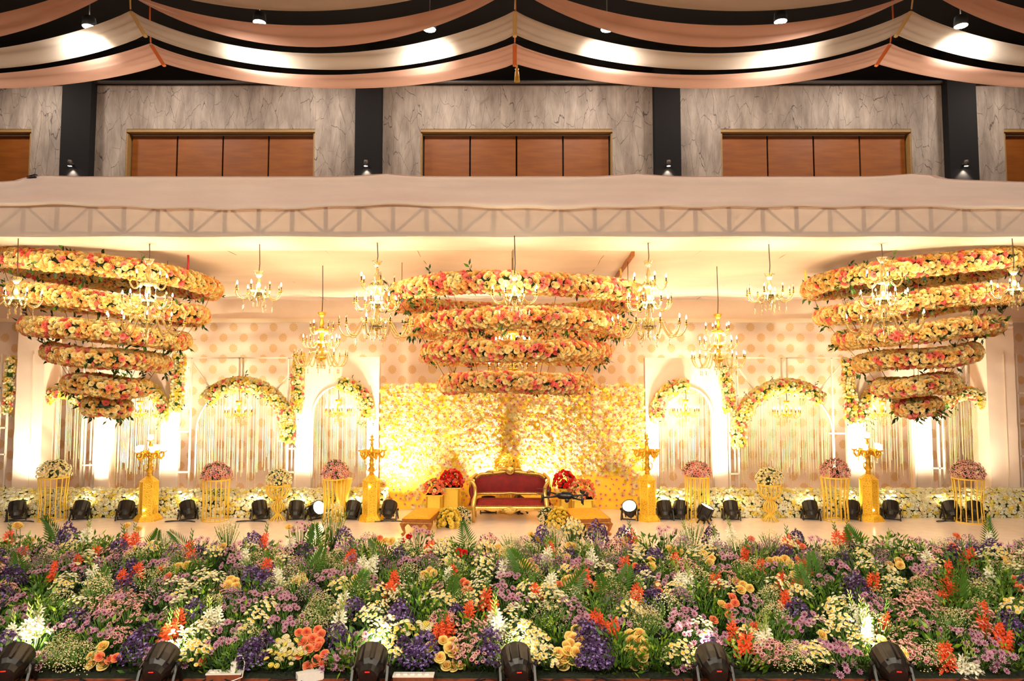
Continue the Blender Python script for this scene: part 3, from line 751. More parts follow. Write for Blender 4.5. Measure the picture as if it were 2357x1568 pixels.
for px, a, b, le, lab in ((411, 816, 945, -.03, 'vertical ivory rose garland left of the wide left arch'), (687, 816, 950, -.04, 'vertical ivory rose garland right of the wide left arch'), (1667, 842, 948, .12, 'vertical ivory rose garland left of the wide right arch'), (1951, 826, 972, .06, 'vertical ivory rose garland right of the wide right arch'), (24, 822, 950, -.03, 'vertical yellow garland at the left picture edge beyond the pillar')):
    garland(lab, vert_path(px, a, b, GY - .02, le), .10 if px > 100 else .07, 20)
# wrapped pillars
for a, b, lab in ((34, 97, 'tall cloth-wrapped white pillar at far left'), (2276, 2341, 'tall cloth-wrapped white pillar at far right')):
    y = 14.5; x0, x1 = X(a, y, 930), X(b, y, 930); ht = Z(738, 14.6); wd = x1 - x0
    t = thing('wrapped_pillar', lab, 'pillar', ((x0 + x1) / 2, y + .29, 0))
    g = Geo()
    def pil(u, v):
        a_ = u * 4; k = int(min(3, a_)); f_ = a_ - k; h_ = wd / 2; d_ = .27
        c4 = [(-h_, -d_), (h_, -d_), (h_, d_), (-h_, d_)]; p, q2 = c4[k], c4[(k + 1) % 4]
        x_, y_ = p[0] + (q2[0] - p[0]) * f_, p[1] + (q2[1] - p[1]) * f_
        wr = 1 + .012 * math.sin(v * 46 + u * 20) * math.sin(v * 9 + 1) + .02 * math.exp(-((v - .97) / .03) ** 2) * math.sin(v * 300)
        return (x_ * wr, y_ * wr, v * ht)
    g.grid(pil, 24, 90, sm=False); part('wrap', g, MT['panel'], t)
    q = Geo(); q.bar((wd * .1, -.285, .1), (wd * .1, -.285, ht * .82), .012); part('seam', q, MT['hem'], t)
t = thing('white_upright', 'narrow brightly lit white post between left arches', 'post', (X(240, AY - .2), AY - .14, 0))
q = Geo(); q.box((0, 0, Z(905, AY) / 2), (.3, .08, Z(905, AY))); part('post', q, MT['panel'], t)

# ------------------------------------------------------------------ yellow flower wall behind the sofa
FWY = 14.72; fx0, fx1, fzt = X(875, FWY, 1000), X(1484, FWY, 1000), Z(888, FWY)
t = thing('flower_wall', 'yellow flower wall dotted with pink blooms behind the red sofa', 'flower wall', ((fx0 + fx1) / 2, FWY, 0))
q = Geo(); q.box((0, .05, fzt / 2), (fx1 - fx0, .08, fzt)); part('backing', q, MT['yellowcloth'], t)
pts, nr, pp, pn = [], [], [], []
z = .06; row = 0
while z < fzt:
    x = fx0 + .04 + (row % 2) * .05
    while x < fx1 - .02:
        pts.append((x + random.uniform(-.02, .02), FWY, z + random.uniform(-.02, .02))); nr.append((0, -1, .1)); x += .098
    z += .088; row += 1
z = .1; row = 0
while z < fzt:
    x = fx0 + .06 + (row % 2) * .07
    while x < fx1 - .04:
        if random.random() < .92: pp.append((x + random.uniform(-.035, .035), FWY - .058, z + random.uniform(-.03, .03))); pn.append((0, -1, .1))
        x += .165
    z += .105; row += 1
org = (t.location.x, FWY, 0)
lowm = [i for i in range(len(pts)) if pts[i][2] > .75 or random.random() < .25]
dress(t, org, [pts[i] for i in lowm], [nr[i] for i in lowm], .135, [(ROSE['lemon'], 26), (ROSE['cream'], 38), (ROSE['ivory'], 34), (ROSE['butter'], 6), (ROSE['yellow'], 5)], 300, 'yellow_bloom')
WALLPINK = Kind('wall_pink', daisy_geo(8), [petal_mat('wall_pink_petal', (236, 140, 150)), FM['purple']])
dress(t, org, pp, pn, .074, [(WALLPINK, 1)], 300, 'pink_bloom')

# ------------------------------------------------------------------ low white flower hedges along the backdrop
def hedge(xa, xb, label, endcap):
    y0, y1, h = 13.84, 14.42, .49
    t = thing('flower_hedge', label, 'flower hedge', ((xa + xb) / 2, y0, 0), group='low flower hedges'); org = np.array([(xa + xb) / 2, y0, 0])
    g = Geo(); prof = [(0, 0), (-.02, .16), (.12, .36), (.36, .46), (.58, .46), (.58, 0)]
    vs = [(x - org[0], a, b) for x in (xa, xb) for a, b in prof]; n = 6
    g.add(vs, [tuple(range(6)), tuple(reversed(range(6, 12)))] + [(i, (i + 1) % n, (i + 1) % n + n, i + n) for i in range(n)]); part('moss_core', g, GM['dark'], t)
    pts, nr = [], []
    seg = list(zip(prof[:-2], prof[1:-1]))
    s = .07; L = sum(math.hypot(b[0] - a[0], b[1] - a[1]) for a, b in seg); row = 0; d = .03
    while d < L:
        q = d
        for a, b in seg:
            l = math.hypot(b[0] - a[0], b[1] - a[1])
            if q <= l:
                f = q / l; py_, pz = a[0] + (b[0] - a[0]) * f, a[1] + (b[1] - a[1]) * f; nn = (0, -(b[1] - a[1]) / l - .1, (b[0] - a[0]) / l + .25); break
            q -= l
        x = xa + (row % 2) * .04
        while x < xb:
            pts.append((x + random.uniform(-.022, .022), y0 + py_ + random.uniform(-.02, .01), pz + random.uniform(-.022, .022))); nr.append(nn); x += .083
        d += s; row += 1
    xe, nx = (xb, 1.0) if endcap else (xa, -1.0)            # the end that faces the flower wall
    for a in np.arange(.02, .58, .075):
        top = .16 + .3 * min(1, (a + .02) / .38) ** .6
        for z in np.arange(.04, top + .02, .075): pts.append((xe + random.uniform(-.01, .02) * nx, y0 + a + random.uniform(-.015, .015), z + random.uniform(-.015, .015))); nr.append((nx, -.35, .15))
    dress(t, org, pts, nr, .098, [(POM['ivory'], 36), (POM['white'], 14), (POM['cream'], 24), (POM['lemon'], 20)], 300, 'white_bloom', .22)
    sprigs(t, org, [(x, y0 + .15, .38) for x in np.arange(xa, xb, .12)], .09, int((xb - xa) * 10), .06, ('dark', 'mid'), .1)
hedge(-12.6, X(880, 14.0, 1160), 'low white chrysanthemum hedge along the left backdrop', 1)
hedge(X(1512, 14.0, 1160), 12.6, 'low white chrysanthemum hedge along the right backdrop', 0)
# ------------------------------------------------------------------ chandeliers
ARM_CACHE = {}
def arm_meshes(R, swan, k):
    key = (round(R, 3), swan, k)
    if key not in ARM_CACHE:
        if swan: c = [(.04, .0), (.18 * R, .10), (.38 * R, .09), (.52 * R, -.04), (.68 * R, -.13), (.86 * R, -.12), (.98 * R, -.03), (R, .02)]
        else: c = [(.03, .0), (.25 * R, .045), (.45 * R, -.02), (.62 * R, -.07), (.85 * R, -.06), (.98 * R, .0), (R, .03)]
        # round the curve
        P_ = [Vector((x, 0, z)) for x, z in c]; out = []
        for i in range(len(P_) - 1):
            p0, p1, p2, p3 = P_[max(i - 1, 0)], P_[i], P_[i + 1], P_[min(i + 2, len(P_) - 1)]
            for s in (0, .5):
                out.append(.5 * ((2 * p1) + (p2 - p0) * s + (2 * p0 - 5 * p1 + 4 * p2 - p3) * s * s + (3 * p1 - p0 - 3 * p2 + p3) * s ** 3))
        out.append(P_[-1])
        ARM_CACHE[key] = (Geo().tube(out, .0125 * k, 6).mesh('arm', MT['crystal']), out[-1].copy())
    return ARM_CACHE[key]
def cmesh(key, fn, mats):
    if key not in ARM_CACHE: ARM_CACHE[key] = fn().mesh(key[0], mats)
    return ARM_CACHE[key]
def chandelier(label, loc, tiers, wire_top, lit=.55, gold=False, k=1.0, cup=True, group='crystal chandeliers'):
    """tiers: (z below the top cup, radius, number of arms, swan)"""
    body = MT['gold'] if gold else MT['crystal']
    zl = tiers[-1][0]
    t = thing('chandelier', label, 'chandelier', loc, group=group)
    q = Geo(); q.tube([(0, 0, 0), (.01, 0, .3 * (wire_top - loc[2])), (0, 0, wire_top - loc[2])], .007, 5); part('suspension_wire', q, MT['wirem'], t)
    q = Geo(); q.lathe([(.018, .03), (.075 * k, .02), (.05 * k, -.03), (.02, -.07)], 10); part('ceiling_cup', q, body, t)
    prof = [(.02, -.06)]; z = -.07
    for i, (tz, R, n, sw) in enumerate(tiers):
        prof += [(.022, z - .02), (.045 * k, (z - tz) / 2 - .03 - tz * 0 if False else (z + -tz) / 2), (.024, -tz + .05), (.03, -tz)]; z = -tz
    prof += [(.02, -zl - .05)]
    prof2 = sorted(set(prof), key=lambda p: -p[1]); q = Geo(); q.lathe(prof2, 10); part('stem', q, body, t)
    for (tz, R, n, sw) in tiers:
        q = Geo(); q.lathe([(.02, -.05), (.06 * k, -.035), (.105 * k, .012), (.09 * k, .02), (.03, .0)], 12, c=(0, 0, -tz), ruffle=.04); part('bowl', q, MT['gold'] if gold else MT['crystal'], t)
        am, tip = arm_meshes(R, sw, k)
        cup_m = cmesh(('drip_cup', k), lambda: Geo().lathe([(.006, -.01), (.028 * k, .012), (.024 * k, .014), (.006, .004)], 8), MT['gold'])
        can_m = cmesh(('candle', k), lambda: Geo().lathe([(.0095 * k, .0), (.0095 * k, .075 * k)], 7), MT['chrome'])
        blb = lambda: Geo().lathe([(.004, .0), (.012 * k, .016 * k), (.0115 * k, .03 * k), (.002, .058 * k)], 7)
        b_on, b_off = cmesh(('bulb', k, 1), blb, MT['bulb']), cmesh(('bulb', k, 0), blb, MT['offbulb'])
        dr = lambda: Geo().tube([(0, 0, 0), (0, 0, -.09 * k)], .002, 4).lathe([(0, -.085 * k), (.011 * k, -.105 * k), (.004, -.125 * k), (.012 * k, -.15 * k), (0, -.175 * k)], 6)
        drop = cmesh(('pendant', k), dr, MT['crystal'])
        ph = random.random()
        for j in range(n):
            a = 2 * PI * (j + ph) / n
            ar = obj('arm', am, t, (0, 0, -tz), (0, 0, a))
            obj('drip_cup', cup_m, ar, tip); obj('candle', can_m, ar, tip)
            obj('bulb', b_on if random.random() < lit else b_off, ar, tip + Vector((0, 0, .075 * k)))
            if random.random() < .75: obj('pendant', drop, ar, (R * .68, 0, -.1 if sw else -.07))
    if CH_W and group == 'crystal chandeliers':
        l = lamp('chandelier_light', 'POINT', (0, 0, -zl * .55), CH_W * (1 if len(tiers) > 1 else .5), (1, .80, .50), shadow_soft_size=.25); l.parent = t
    if True:
        q = cmesh(('finial', k), lambda: Geo().lathe([(.02, .0), (.035 * k, -.04), (.012, -.08), (.02 * k, -.11), (0, -.15)], 8), MT['crystal']); obj('finial', q, t, (0, 0, -zl - .03))
        for j in range(6):
            a = 2 * PI * j / 6; obj('bead_strand', drop, t, (.07 * k * math.cos(a), .07 * k * math.sin(a), -zl - .02))
    return t
soff = lambda y: 4.64
def hang(px, py, y): return P(px, py, y)
big = [(.32, .24, 5, False), (.60, .31, 8, False), (.90, .50, 10, True)]
chandelier('large three-tier crystal chandelier in front of the left rose rings', hang(343, 600, 9.5), big, 4.64)
chandelier('large three-tier crystal chandelier at the left end of the middle rose rings', hang(868, 604, 9.4), big, 4.64)
chandelier('large three-tier crystal chandelier at the right end of the middle rose rings', hang(1492, 604, 9.4), big, 4.64)
chandelier('large three-tier crystal chandelier in front of the right rose rings', hang(2030, 596, 9.5), big, 4.64)
one = [(.30, .31, 8, False)]
chandelier('one-tier crystal chandelier hanging before the left rose rings at the picture edge', hang(38, 642, 9.12), one, 4.64, .8)
chandelier('one-tier crystal chandelier between the left rings and the middle rings', hang(596, 628, 9.5), one, 4.64, .6)
chandelier('one-tier crystal chandelier before the top middle rose ring', hang(1184, 634, 8.95), one, 4.64, .9)
chandelier('one-tier crystal chandelier between the middle rings and the right rings', hang(1771, 633, 9.5), one, 4.64, .4)
chandelier('one-tier crystal chandelier beside the right rose rings at the picture edge', hang(2333, 622, 9.12), one, 4.64, .7)
mid = [(.28, .20, 5, False), (.52, .30, 8, False), (.76, .44, 10, True)]
chandelier('golden three-tier chandelier hanging before the left arch frame', hang(741, 722, 11.6), mid, 4.72, .45, True)
chandelier('golden three-tier chandelier hanging before the right white arch panel', hang(1652, 726, 11.6), mid, 4.72, .95, True)
chandelier('golden three-tier chandelier inside the middle rose rings', hang(1180, 730, 11.0), [(.25, .18, 5, False), (.48, .27, 8, False), (.85, .40, 10, True)], 4.72, .9, True)
for px, py, lab in ((322, 925, 'behind the left rose rings'), (550, 925, 'in the wide left arch frame'), (779, 922, 'in the white arch left of the flower wall'), (1578, 922, 'in the white arch right of the flower wall'), (1810, 925, 'in the wide right arch frame'), (2030, 925, 'behind the right rose rings')):
    c = P(px, py, 14.62); chandelier('small gold chandelier with blazing bulbs, hung ' + lab, c, [(.27, .27, 9, False)], Z(898, 14.62), 1.0, True, 1.0, group='small arch chandeliers')
    l = lamp('arch_chandelier_light', 'POINT', (c.x, c.y - .02, c.z - .1), 24, (1, .86, .6), shadow_soft_size=.18)
# red and yellow ties that hold the hoops
for a, b, m, lab in ((P(436, 583, 10.6), P(432, 622, 10.6), MT['redcord'], 'red ribbon tie holding the left rose rings'), (P(1426, 618, 10.6), P(1428, 640, 10.6), MT['tassel'], 'yellow tie at the right end of the middle rings'), (P(1852, 622, 10.4), P(1853, 648, 10.4), MT['tassel'], 'yellow tie at the inner end of the right rings'), (P(2203, 566, 10), P(2203, 600, 10), MT['tassel'], 'yellow tie above the right rose rings')):
    q = Geo(); q.tube([(0, 0, 0), (.01, .0, (a.z - b.z) * .5), (0, 0, a.z - b.z)], .016, 5); o = obj('ribbon_tie', q.mesh('ribbon_tie', m), None, b); tag(o, lab, 'ribbon', 'ring ties')

# ------------------------------------------------------------------ floodlights
PARB = {}
def par_meshes():
    if PARB: return PARB
    g = Geo(); g.lathe([(.05, -.17), (.085, -.16), (.10, -.10), (.128, -.06), (.138, .02), (.142, .10), (.146, .135), (.132, .135), (.126, .11)], 16, sm=False, cap=False); g.lathe([(0, -.172), (.05, -.17)], 16, cap=False)
    PARB['housing'] = g.mesh('housing', MT['blackplastic'])
    PARB['lens_on'] = Geo().lathe([(.127, .115), (.08, .125), (0, .128)], 16, cap=False).mesh('lens', MT['glow'])
    PARB['rib'] = Geo().box((.142, 0, .01), (.012, .022, .19)).mesh('rib', MT['blackplastic'])
    y = Geo(); y.tube([(-.165, 0, .17), (-.165, 0, .0 + .012), ], .012, 6)
    PARB['leg'] = Geo().bar((0, 0, .19), (0, -.12, .01), .022, .03).mesh('leg', MT['blackplastic'])
    PARB['leg2'] = Geo().bar((0, 0, .19), (0, .11, .01), .022, .03).mesh('leg', MT['blackplastic'])
    PARB['knob'] = Geo().lathe([(.0, -.01), (.022, -.01), (.022, .02), (.0, .02)], 8).mesh('knob', MT['rubber'])
    PARB['yoke'] = Geo().bar((-.16, .005, .012), (.16, .005, .012), .02).mesh('cross_bar', MT['blackplastic'])
    PARB['diode'] = Geo().box((0, 0, 0), (.04, .006, .007)).mesh('display', MT['reddiode'])
    return PARB
def par(label, base, aim, energy, size=1.0, spot=1.0, color=(1, .87, .62), group='stage floodlights', display=False, soft=.1):
    pm = par_meshes(); base = Vector(base); c = base + Vector((0, 0, .2 * size))
    d = (Vector(aim) - c).normalized(); az = math.atan2(-d.x, d.y)
    t = thing('floodlight', label, 'floodlight', base, az, group, size)
    el = math.asin(d.z)
    R = Matrix.Translation((0, 0, .2)) @ Matrix.Rotation(-(PI / 2 - el), 4, 'X')
    h = obj('housing', pm['housing'], t, mat4=R)
    for k in range(8): obj('rib', pm['rib'], h, (0, 0, 0), (0, 0, PI * k / 4 + .2))
    obj('lens', pm['lens_on'], h)
    if display: obj('display', pm['diode'], h, (0, -.06, -.165), (PI / 2, 0, 0))
    for s in (-1, 1):
        obj('leg', pm['leg'], t, (s * .16, 0, 0)); obj('leg', pm['leg2'], t, (s * .16, 0, 0)); obj('knob', pm['knob'], t, (s * .17, 0, .2), (0, s * PI / 2, 0))
    obj('cross_bar', pm['yoke'], t)
    l = lamp('flood_beam', 'SPOT', (0, 0, 0), energy, color, spot_size=spot, spot_blend=1.0, shadow_soft_size=soft)
    l.parent = h; l.location = (0, 0, .16); l.rotation_euler = (PI, 0, 0)
    return t
L = [(38, 1197, 66, 930, 1, 'leftmost on the stage'), (203, 1191, 240, 985, 1, 'between the leftmost flower stand and the lamp pedestal'), (305, 1191, 322, 990, 1, 'just left of the far left lamp pedestal'), (443, 1192, 395, 985, 1.1, 'left of the left pink flower stand'), (608, 1191, 570, 990, 1, 'left of the goblet stand by the left arch'), (690, 1191, 700, 985, 1.1, 'right of the left goblet stand'), (818, 1191, 858, 985, 1.1, 'just left of the pedestal beside the flower wall'), (903, 1188, 925, 1015, 2.2, 'at the left foot of the yellow flower wall'), (1124, 1182, 1125, 1000, 3.6, 'under the sofa, left one'), (1195, 1182, 1290, 1000, 3.8, 'under the sofa, right one'), (1527, 1194, 1505, 985, 1.3, 'just right of the pedestal beside the flower wall'), (1564, 1194, 1580, 1000, 1, 'between that pedestal and the right pink stand'), (1682, 1196, 1655, 985, 1.2, 'right of the slatted pink flower stand'), (1865, 1196, 1830, 990, 1, 'between goblet stand and pink stand on the right'), (1960, 1196, 1972, 985, 1.1, 'behind the right pink flower stand'), (2050, 1196, 2045, 985, .9, 'just right of the far right lamp pedestal'), (2190, 1197, 2125, 985, .7, 'left of the rightmost flower stand'), (2244, 1199, 2225, 985, .5, 'behind the rightmost flower stand')]
for px, py, ax, ay, e, lab in L:
    b = G(px, py); b.y = min(b.y, 13.62)
    if 1100 < px < 1220: b.y = 14.3; b.x = X(px, 14.3, 1180)
    par('black stage floodlight ' + lab, b, P(ax, ay, 14.78), PAR_W * e, 1.0, 1.65 if 880 < px < 1220 else 1.45)
par('lit floodlight turned towards the audience on the left', G(726, 1196), G(726, 1196) + Vector((1.1, -.9, .75)), 8, 1.0, 1.2)
par('lit floodlight turned towards the audience right of the sofa', G(1450, 1197), G(1450, 1197) + Vector((-.25, -.8, 1.0)), 8, 1.0, 1.2)
par('black floodlight tilted towards the right, before the slatted pink stand', G(1622, 1203), P(1760, 900, 12.9), PAR_W * .35, 1.0, 1.1)

# ------------------------------------------------------------------ lamp pedestals with candelabra
def pedestal(label, clabel, px, py, lit):
    b = G(px, py); b.y = min(b.y + .15, 13.6); s = b.y / FPX; H = (py - 1107) * s * 1.0
    t = thing('lamp_pedestal', label, 'pedestal', (b.x, b.y, 0), .35, 'gold lamp pedestals')
    q = Geo(); q.lathe([(.27, 0), (.27, .03), (.21, .10), (.17, .13)], 6, sm=False); part('foot', q, GOLDLACE, t)
    q = Geo(); q.lathe([(.165, .13), (.165, H - .02)], 6, sm=False); part('column', q, GOLDLACE, t)
    q = Geo(); q.lathe([(.18, H - .02), (.18, H), (.06, H + .1), (.035, H + .12)], 6, sm=False); part('cap', q, GOLDLACE, t)
    ri = Geo().bar((0, 0, .13), (0, 0, H), .014).mesh('edge_strip', MT['goldpaint'])
    for k in range(6): obj('edge_strip', ri, t, (.165 * math.cos(PI * k / 3), .165 * math.sin(PI * k / 3), 0))
    bm = Geo().lathe([(0, -.02), (.02, 0), (0, .02)], 8).mesh('pilot_bulb', MT['bulb'])
    obj('pilot_bulb', bm, t, (-.06, -.155, .22 if px < 400 or px > 1900 else H - .1))
    z = H + .12
    c = thing('candelabrum', clabel, 'candelabrum', (b.x, b.y, z - .005), .2, 'gold candelabra', 1.12)
    q = Geo(); q.lathe([(.05, 0), (.035, .03), (.05, .07), (.06, .10), (.035, .14), (.05, .17), (.03, .2), (.045, .25), (.03, .28), (.055, .33), (.06, .40), (.035, .46), (.02, .50), (.03, .53), (.012, .58)], 10); part('stem', q, MT['gold'], c)
    for sgn in (-1, 1):
        q = Geo(); q.tube([(sgn * .03, 0, .2), (sgn * .09, 0, .17), (sgn * .085, 0, .09), (sgn * .03, 0, .05)], .009, 5); part('scroll', q, MT['gold'], c)
    am = Geo().tube([(.03, 0, .34), (.07, 0, .41), (.12, 0, .40), (.14, 0, .31), (.18, 0, .29), (.215, 0, .34), (.215, 0, .385)], [.03, .034, .034, .028, .022, .02, .018], 7).mesh('arm', MT['gold'])
    lf = Geo()
    for k in range(5):
        a = k * 1.25; lf.add([(.12 + .0 * k, 0, .37), (.12 + .07 * math.cos(a), .03, .37 + .07 * math.sin(a)), (.12 + .07 * math.cos(a + .6), -.03, .37 + .07 * math.sin(a + .6))], [(0, 1, 2)])
    lf = lf.mesh('acanthus', MT['gold'])
    cu = Geo().lathe([(.012, 0), (.05, .02), (.055, .035), (.02, .02)], 9, ruffle=.12).mesh('cup', MT['gold'])
    sh = Geo().lathe([(.022, 0), (.04, .03), (.047, .1), (.05, .11)], 10, cap=False).mesh('glass_shade', MT['shade'])
    bb = Geo().lathe([(.004, .02), (.018, .04), (.016, .06), (.0, .085)], 8).mesh('bulb', MT['bulb'])
    dp = Geo().lathe([(0, 0), (.012, -.02), (.004, -.035), (.014, -.055), (0, -.08)], 6).mesh('drop', MT['crystal'])
    for k in range(5):
        a = obj('arm', am, c, (0, 0, 0), (0, 0, 2 * PI * k / 5 + .1)); obj('acanthus', lf, a); obj('cup', cu, a, (.215, 0, .385)); obj('drop', dp, a, (.15, 0, .29))
        if lit: obj('glass_shade', sh, a, (.215, 0, .405)); obj('bulb', bb, a, (.215, 0, .395))
    obj('cup', cu, c, (0, 0, .58))
    if lit: obj('glass_shade', sh, c, (0, 0, .60)); obj('bulb', bb, c, (0, 0, .59))
    else: obj('top_finial', cmesh(('top_finial',), lambda: Geo().lathe([(.01, 0), (.04, .03), (.015, .05), (.03, .08), (0, .13)], 8), MT['gold']), c, (0, 0, .58))
def goldlace():
    m, nt, b, out = base_mat('perforated_gold')
    tc = N(nt, 'ShaderNodeTexCoord'); vo = N(nt, 'ShaderNodeTexVoronoi'); vo.inputs['Scale'].default_value = 38
    nt.links.new(tc.outputs['Object'], vo.inputs['Vector'])
    rp = N(nt, 'ShaderNodeValToRGB'); rp.color_ramp.elements[0].position = .12; rp.color_ramp.elements[0].color = lin((112, 66, 6)); rp.color_ramp.elements[1].position = .34; rp.color_ramp.elements[1].color = lin((244, 192, 52))
    nt.links.new(vo.outputs['Distance'], rp.inputs[0]); nt.links.new(rp.outputs[0], b.inputs['Base Color'])
    b.inputs['Metallic'].default_value = .35; b.inputs['Roughness'].default_value = .4
    bp = N(nt, 'ShaderNodeBump'); bp.inputs['Strength'].default_value = .7; bp.inputs['Distance'].default_value = .01
    nt.links.new(vo.outputs['Distance'], bp.inputs['Height']); nt.links.new(bp.outputs[0], b.inputs['Normal'])
    return m
GOLDLACE = goldlace()
pedestal('six-sided perforated gold pedestal, leftmost of four', 'gold candelabrum with glowing glass shades on the leftmost pedestal', 349, 1194, True)
pedestal('six-sided perforated gold pedestal left of the yellow flower wall', 'unlit gold candelabrum left of the yellow flower wall', 855, 1196, False)
pedestal('six-sided perforated gold pedestal right of the yellow flower wall', 'unlit gold candelabrum right of the yellow flower wall', 1492, 1198, False)
pedestal('six-sided perforated gold pedestal, rightmost of four', 'gold candelabrum with glowing glass shades on the rightmost pedestal', 2007, 1199, True)

# ------------------------------------------------------------------ wire flower stands and bouquets
def bouquet(label, loc, rad, hgt, kinds, n, size, name='bloom', leafk=('dark', 'mid'), cat='bouquet', group='stage bouquets', nleaf=120, stuffy=True):
    t = thing('bouquet', label, cat, loc, random.random() * 6, group)
    q = Geo(); q.lathe([(rad * .3, 0), (rad * .32, hgt * .2), (rad * .25, hgt * .4), (rad * .1, hgt * .5), (0, hgt * .55)], 12); part('foliage_mound', q, GM['dark'], t)
    items, lv = [], []
    n = int(n * 1.5)
    ks, ws = zip(*kinds)
    for i in range(n):
        a = i * 2.39996 + random.uniform(-.2, .2); h = (i + .5) / n; ph = math.acos(1 - h * 1.32) ; sr = math.sin(ph); cz = math.cos(ph)
        k = random.uniform(.88, 1.08); p = np.array([rad * sr * math.cos(a) * k, rad * sr * math.sin(a) * k, max(.03, .30 * hgt + hgt * .72 * cz * k)]); nn = np.array([sr * math.cos(a), sr * math.sin(a), cz + .3])
        kk = random.choices(ks, ws)[0]; B = basis(nn + np.random.normal(0, .2, 3), random.random() * 6) * size * random.uniform(.8, 1.15)
        if stuffy: items.append((kk, B, p))
        else: obj(name, kk.me, t, mat4=mat4(B, p))
    for i in range(nleaf):
        a = random.random() * 6.283; sr = math.sqrt(random.random()); cz = math.sqrt(1 - sr * sr)
        p = np.array([rad * .85 * sr * math.cos(a), rad * .85 * sr * math.sin(a), .05 * hgt + hgt * .8 * cz]); nn = np.array([sr * math.cos(a), sr * math.sin(a), cz]) + np.random.normal(0, .4, 3)
        lv.append((LEAF[random.choice(leafk)], basis(nn, random.random() * 6) * random.uniform(.05, .1), p))
    scatter('joined_' + name + 's', items, t); scatter('joined_leaves', lv, t)
    return t
def rod_stand(label, px, py, ptop, rt, rw, rb, n=16, sy=1):
    b = G(px, py); b.y = min(b.y + .2, 13.58); H = (py - 3 - ptop) * b.y / FPX
    t = thing('flower_stand', label, 'flower stand', (b.x, b.y, 0), 0, 'gold wire flower stands')
    for r, z in ((rt, H), (rb, .012)):
        q = Geo(); q.tube([(r * math.cos(2 * PI * k / 24), r * math.sin(2 * PI * k / 24), z) for k in range(24)], .012, 6, closed=True); part('hoop', q, MT['goldpaint'], t)
    rm = Geo().tube([(rb, 0, 0), (rw, 0, H * .45), (rt, 0, H)], .011, 6).mesh('rod', MT['goldpaint'])
    for k in range(n): obj('rod', rm, t, (0, 0, 0), (0, 0, 2 * PI * k / n))
    q = Geo(); q.lathe([(0, H - .012), (rt, H - .012), (rt, H), (0, H)], 20); part('top_plate', q, MT['goldpaint'], t)
    return t, Vector((b.x, b.y, H))
def goblet_stand(label, px, py, ptop):
    b = G(px, py); b.y = min(b.y + .15, 13.58); H = (py - 3 - ptop) * b.y / FPX
    t = thing('flower_stand', label, 'flower stand', (b.x, b.y, 0), 0, 'gold goblet flower stands')
    rt = .225; prof = [(.16, 0), (.05, .10), (.03, .14), (.1, .2), (.13, .27), (.09, .34), (.035, .395), (.1, .42), (.18, .48), (.215, .56), (rt, H)]
    rm = Geo().tube([(r, 0, z * (H / .68) if z < H else H) for r, z in prof], .0095, 5).mesh('rod', MT['goldpaint'])
    for k in range(14): obj('rod', rm, t, (0, 0, 0), (0, 0, 2 * PI * k / 14))
    q = Geo(); q.tube([(rt * math.cos(2 * PI * k / 24), rt * math.sin(2 * PI * k / 24), H) for k in range(24)], .012, 6, closed=True); part('hoop', q, MT['goldpaint'], t)
    q = Geo(); q.lathe([(0, H - .02), (rt, H - .02), (rt, H - .005), (0, H - .005)], 16); part('top_plate', q, MT['goldpaint'], t)
    return t, Vector((b.x, b.y, H))
GW = [(BUTTON['cream'], 3), (BUTTON['white'], 3)]; PK = [(DAISY['lilac'], 2), (DAISY['pink'], 3), (DAISY['palepink'], 2)]
_, p = rod_stand('gold rod flower stand, leftmost on the stage', 125, 1196, 1097, .26, .22, .24); bouquet('dome of tiny cream flowers on the leftmost gold stand', p, .29, .33, GW, 150, .05)
_, p = rod_stand('gold rod flower stand before the wide left arch', 503, 1194, 1100, .25, .23, .24); bouquet('pink daisy bouquet on the stand before the wide left arch', p, .27, .34, PK, 120, .07)
_, p = goblet_stand('goblet-shaped gold wire stand left of the flower wall', 645, 1194, 1112); bouquet('small cream flower dome on the left goblet stand', p, .24, .30, GW, 120, .05)
_, p = rod_stand('gold rod flower stand before the arch left of flower wall', 772, 1196, 1100, .23, .20, .22); bouquet('pink daisy bouquet before the arch left of the flower wall', p, .26, .36, PK, 120, .07)
_, p = rod_stand('straight gold rod stand before the arch right of flower wall', 1612, 1203, 1102, .225, .225, .225); bouquet('pink daisy bouquet before the arch right of the flower wall', p, .26, .30, PK, 110, .075)
_, p = goblet_stand('goblet-shaped gold wire stand before the wide right arch', 1780, 1203, 1118); bouquet('small cream flower dome on the right goblet stand', p, .25, .31, GW, 130, .05)
_, p = rod_stand('gold rod flower stand left of the rightmost pedestal', 1936, 1203, 1103, .26, .21, .23); bouquet('pink daisy bouquet left of the rightmost lamp pedestal', p, .27, .36, PK, 120, .07)
_, p = rod_stand('gold rod flower stand, rightmost on the stage', 2248, 1207, 1106, .27, .23, .25); bouquet('dome of pale pink flowers on the rightmost gold stand', p, .28, .34, [(DAISY['palepink'], 3), (BUTTON['pink'], 2)], 130, .065)
# solid gold cone behind the pink stand
b = G(790, 1192); t = thing('gold_cone_planter', 'solid gold tapering planter behind the pink bouquet stand', 'planter', (b.x, 13.72, 0)); q = Geo(); q.lathe([(.05, 0), (.09, .3), (.2, Z(1102, 13.72))], 16); part('cone', q, MT['goldpaint'], t); q = Geo(); q.lathe([(.14, 0), (.14, .02), (.05, .04)], 16); part('base', q, MT['goldpaint'], t)
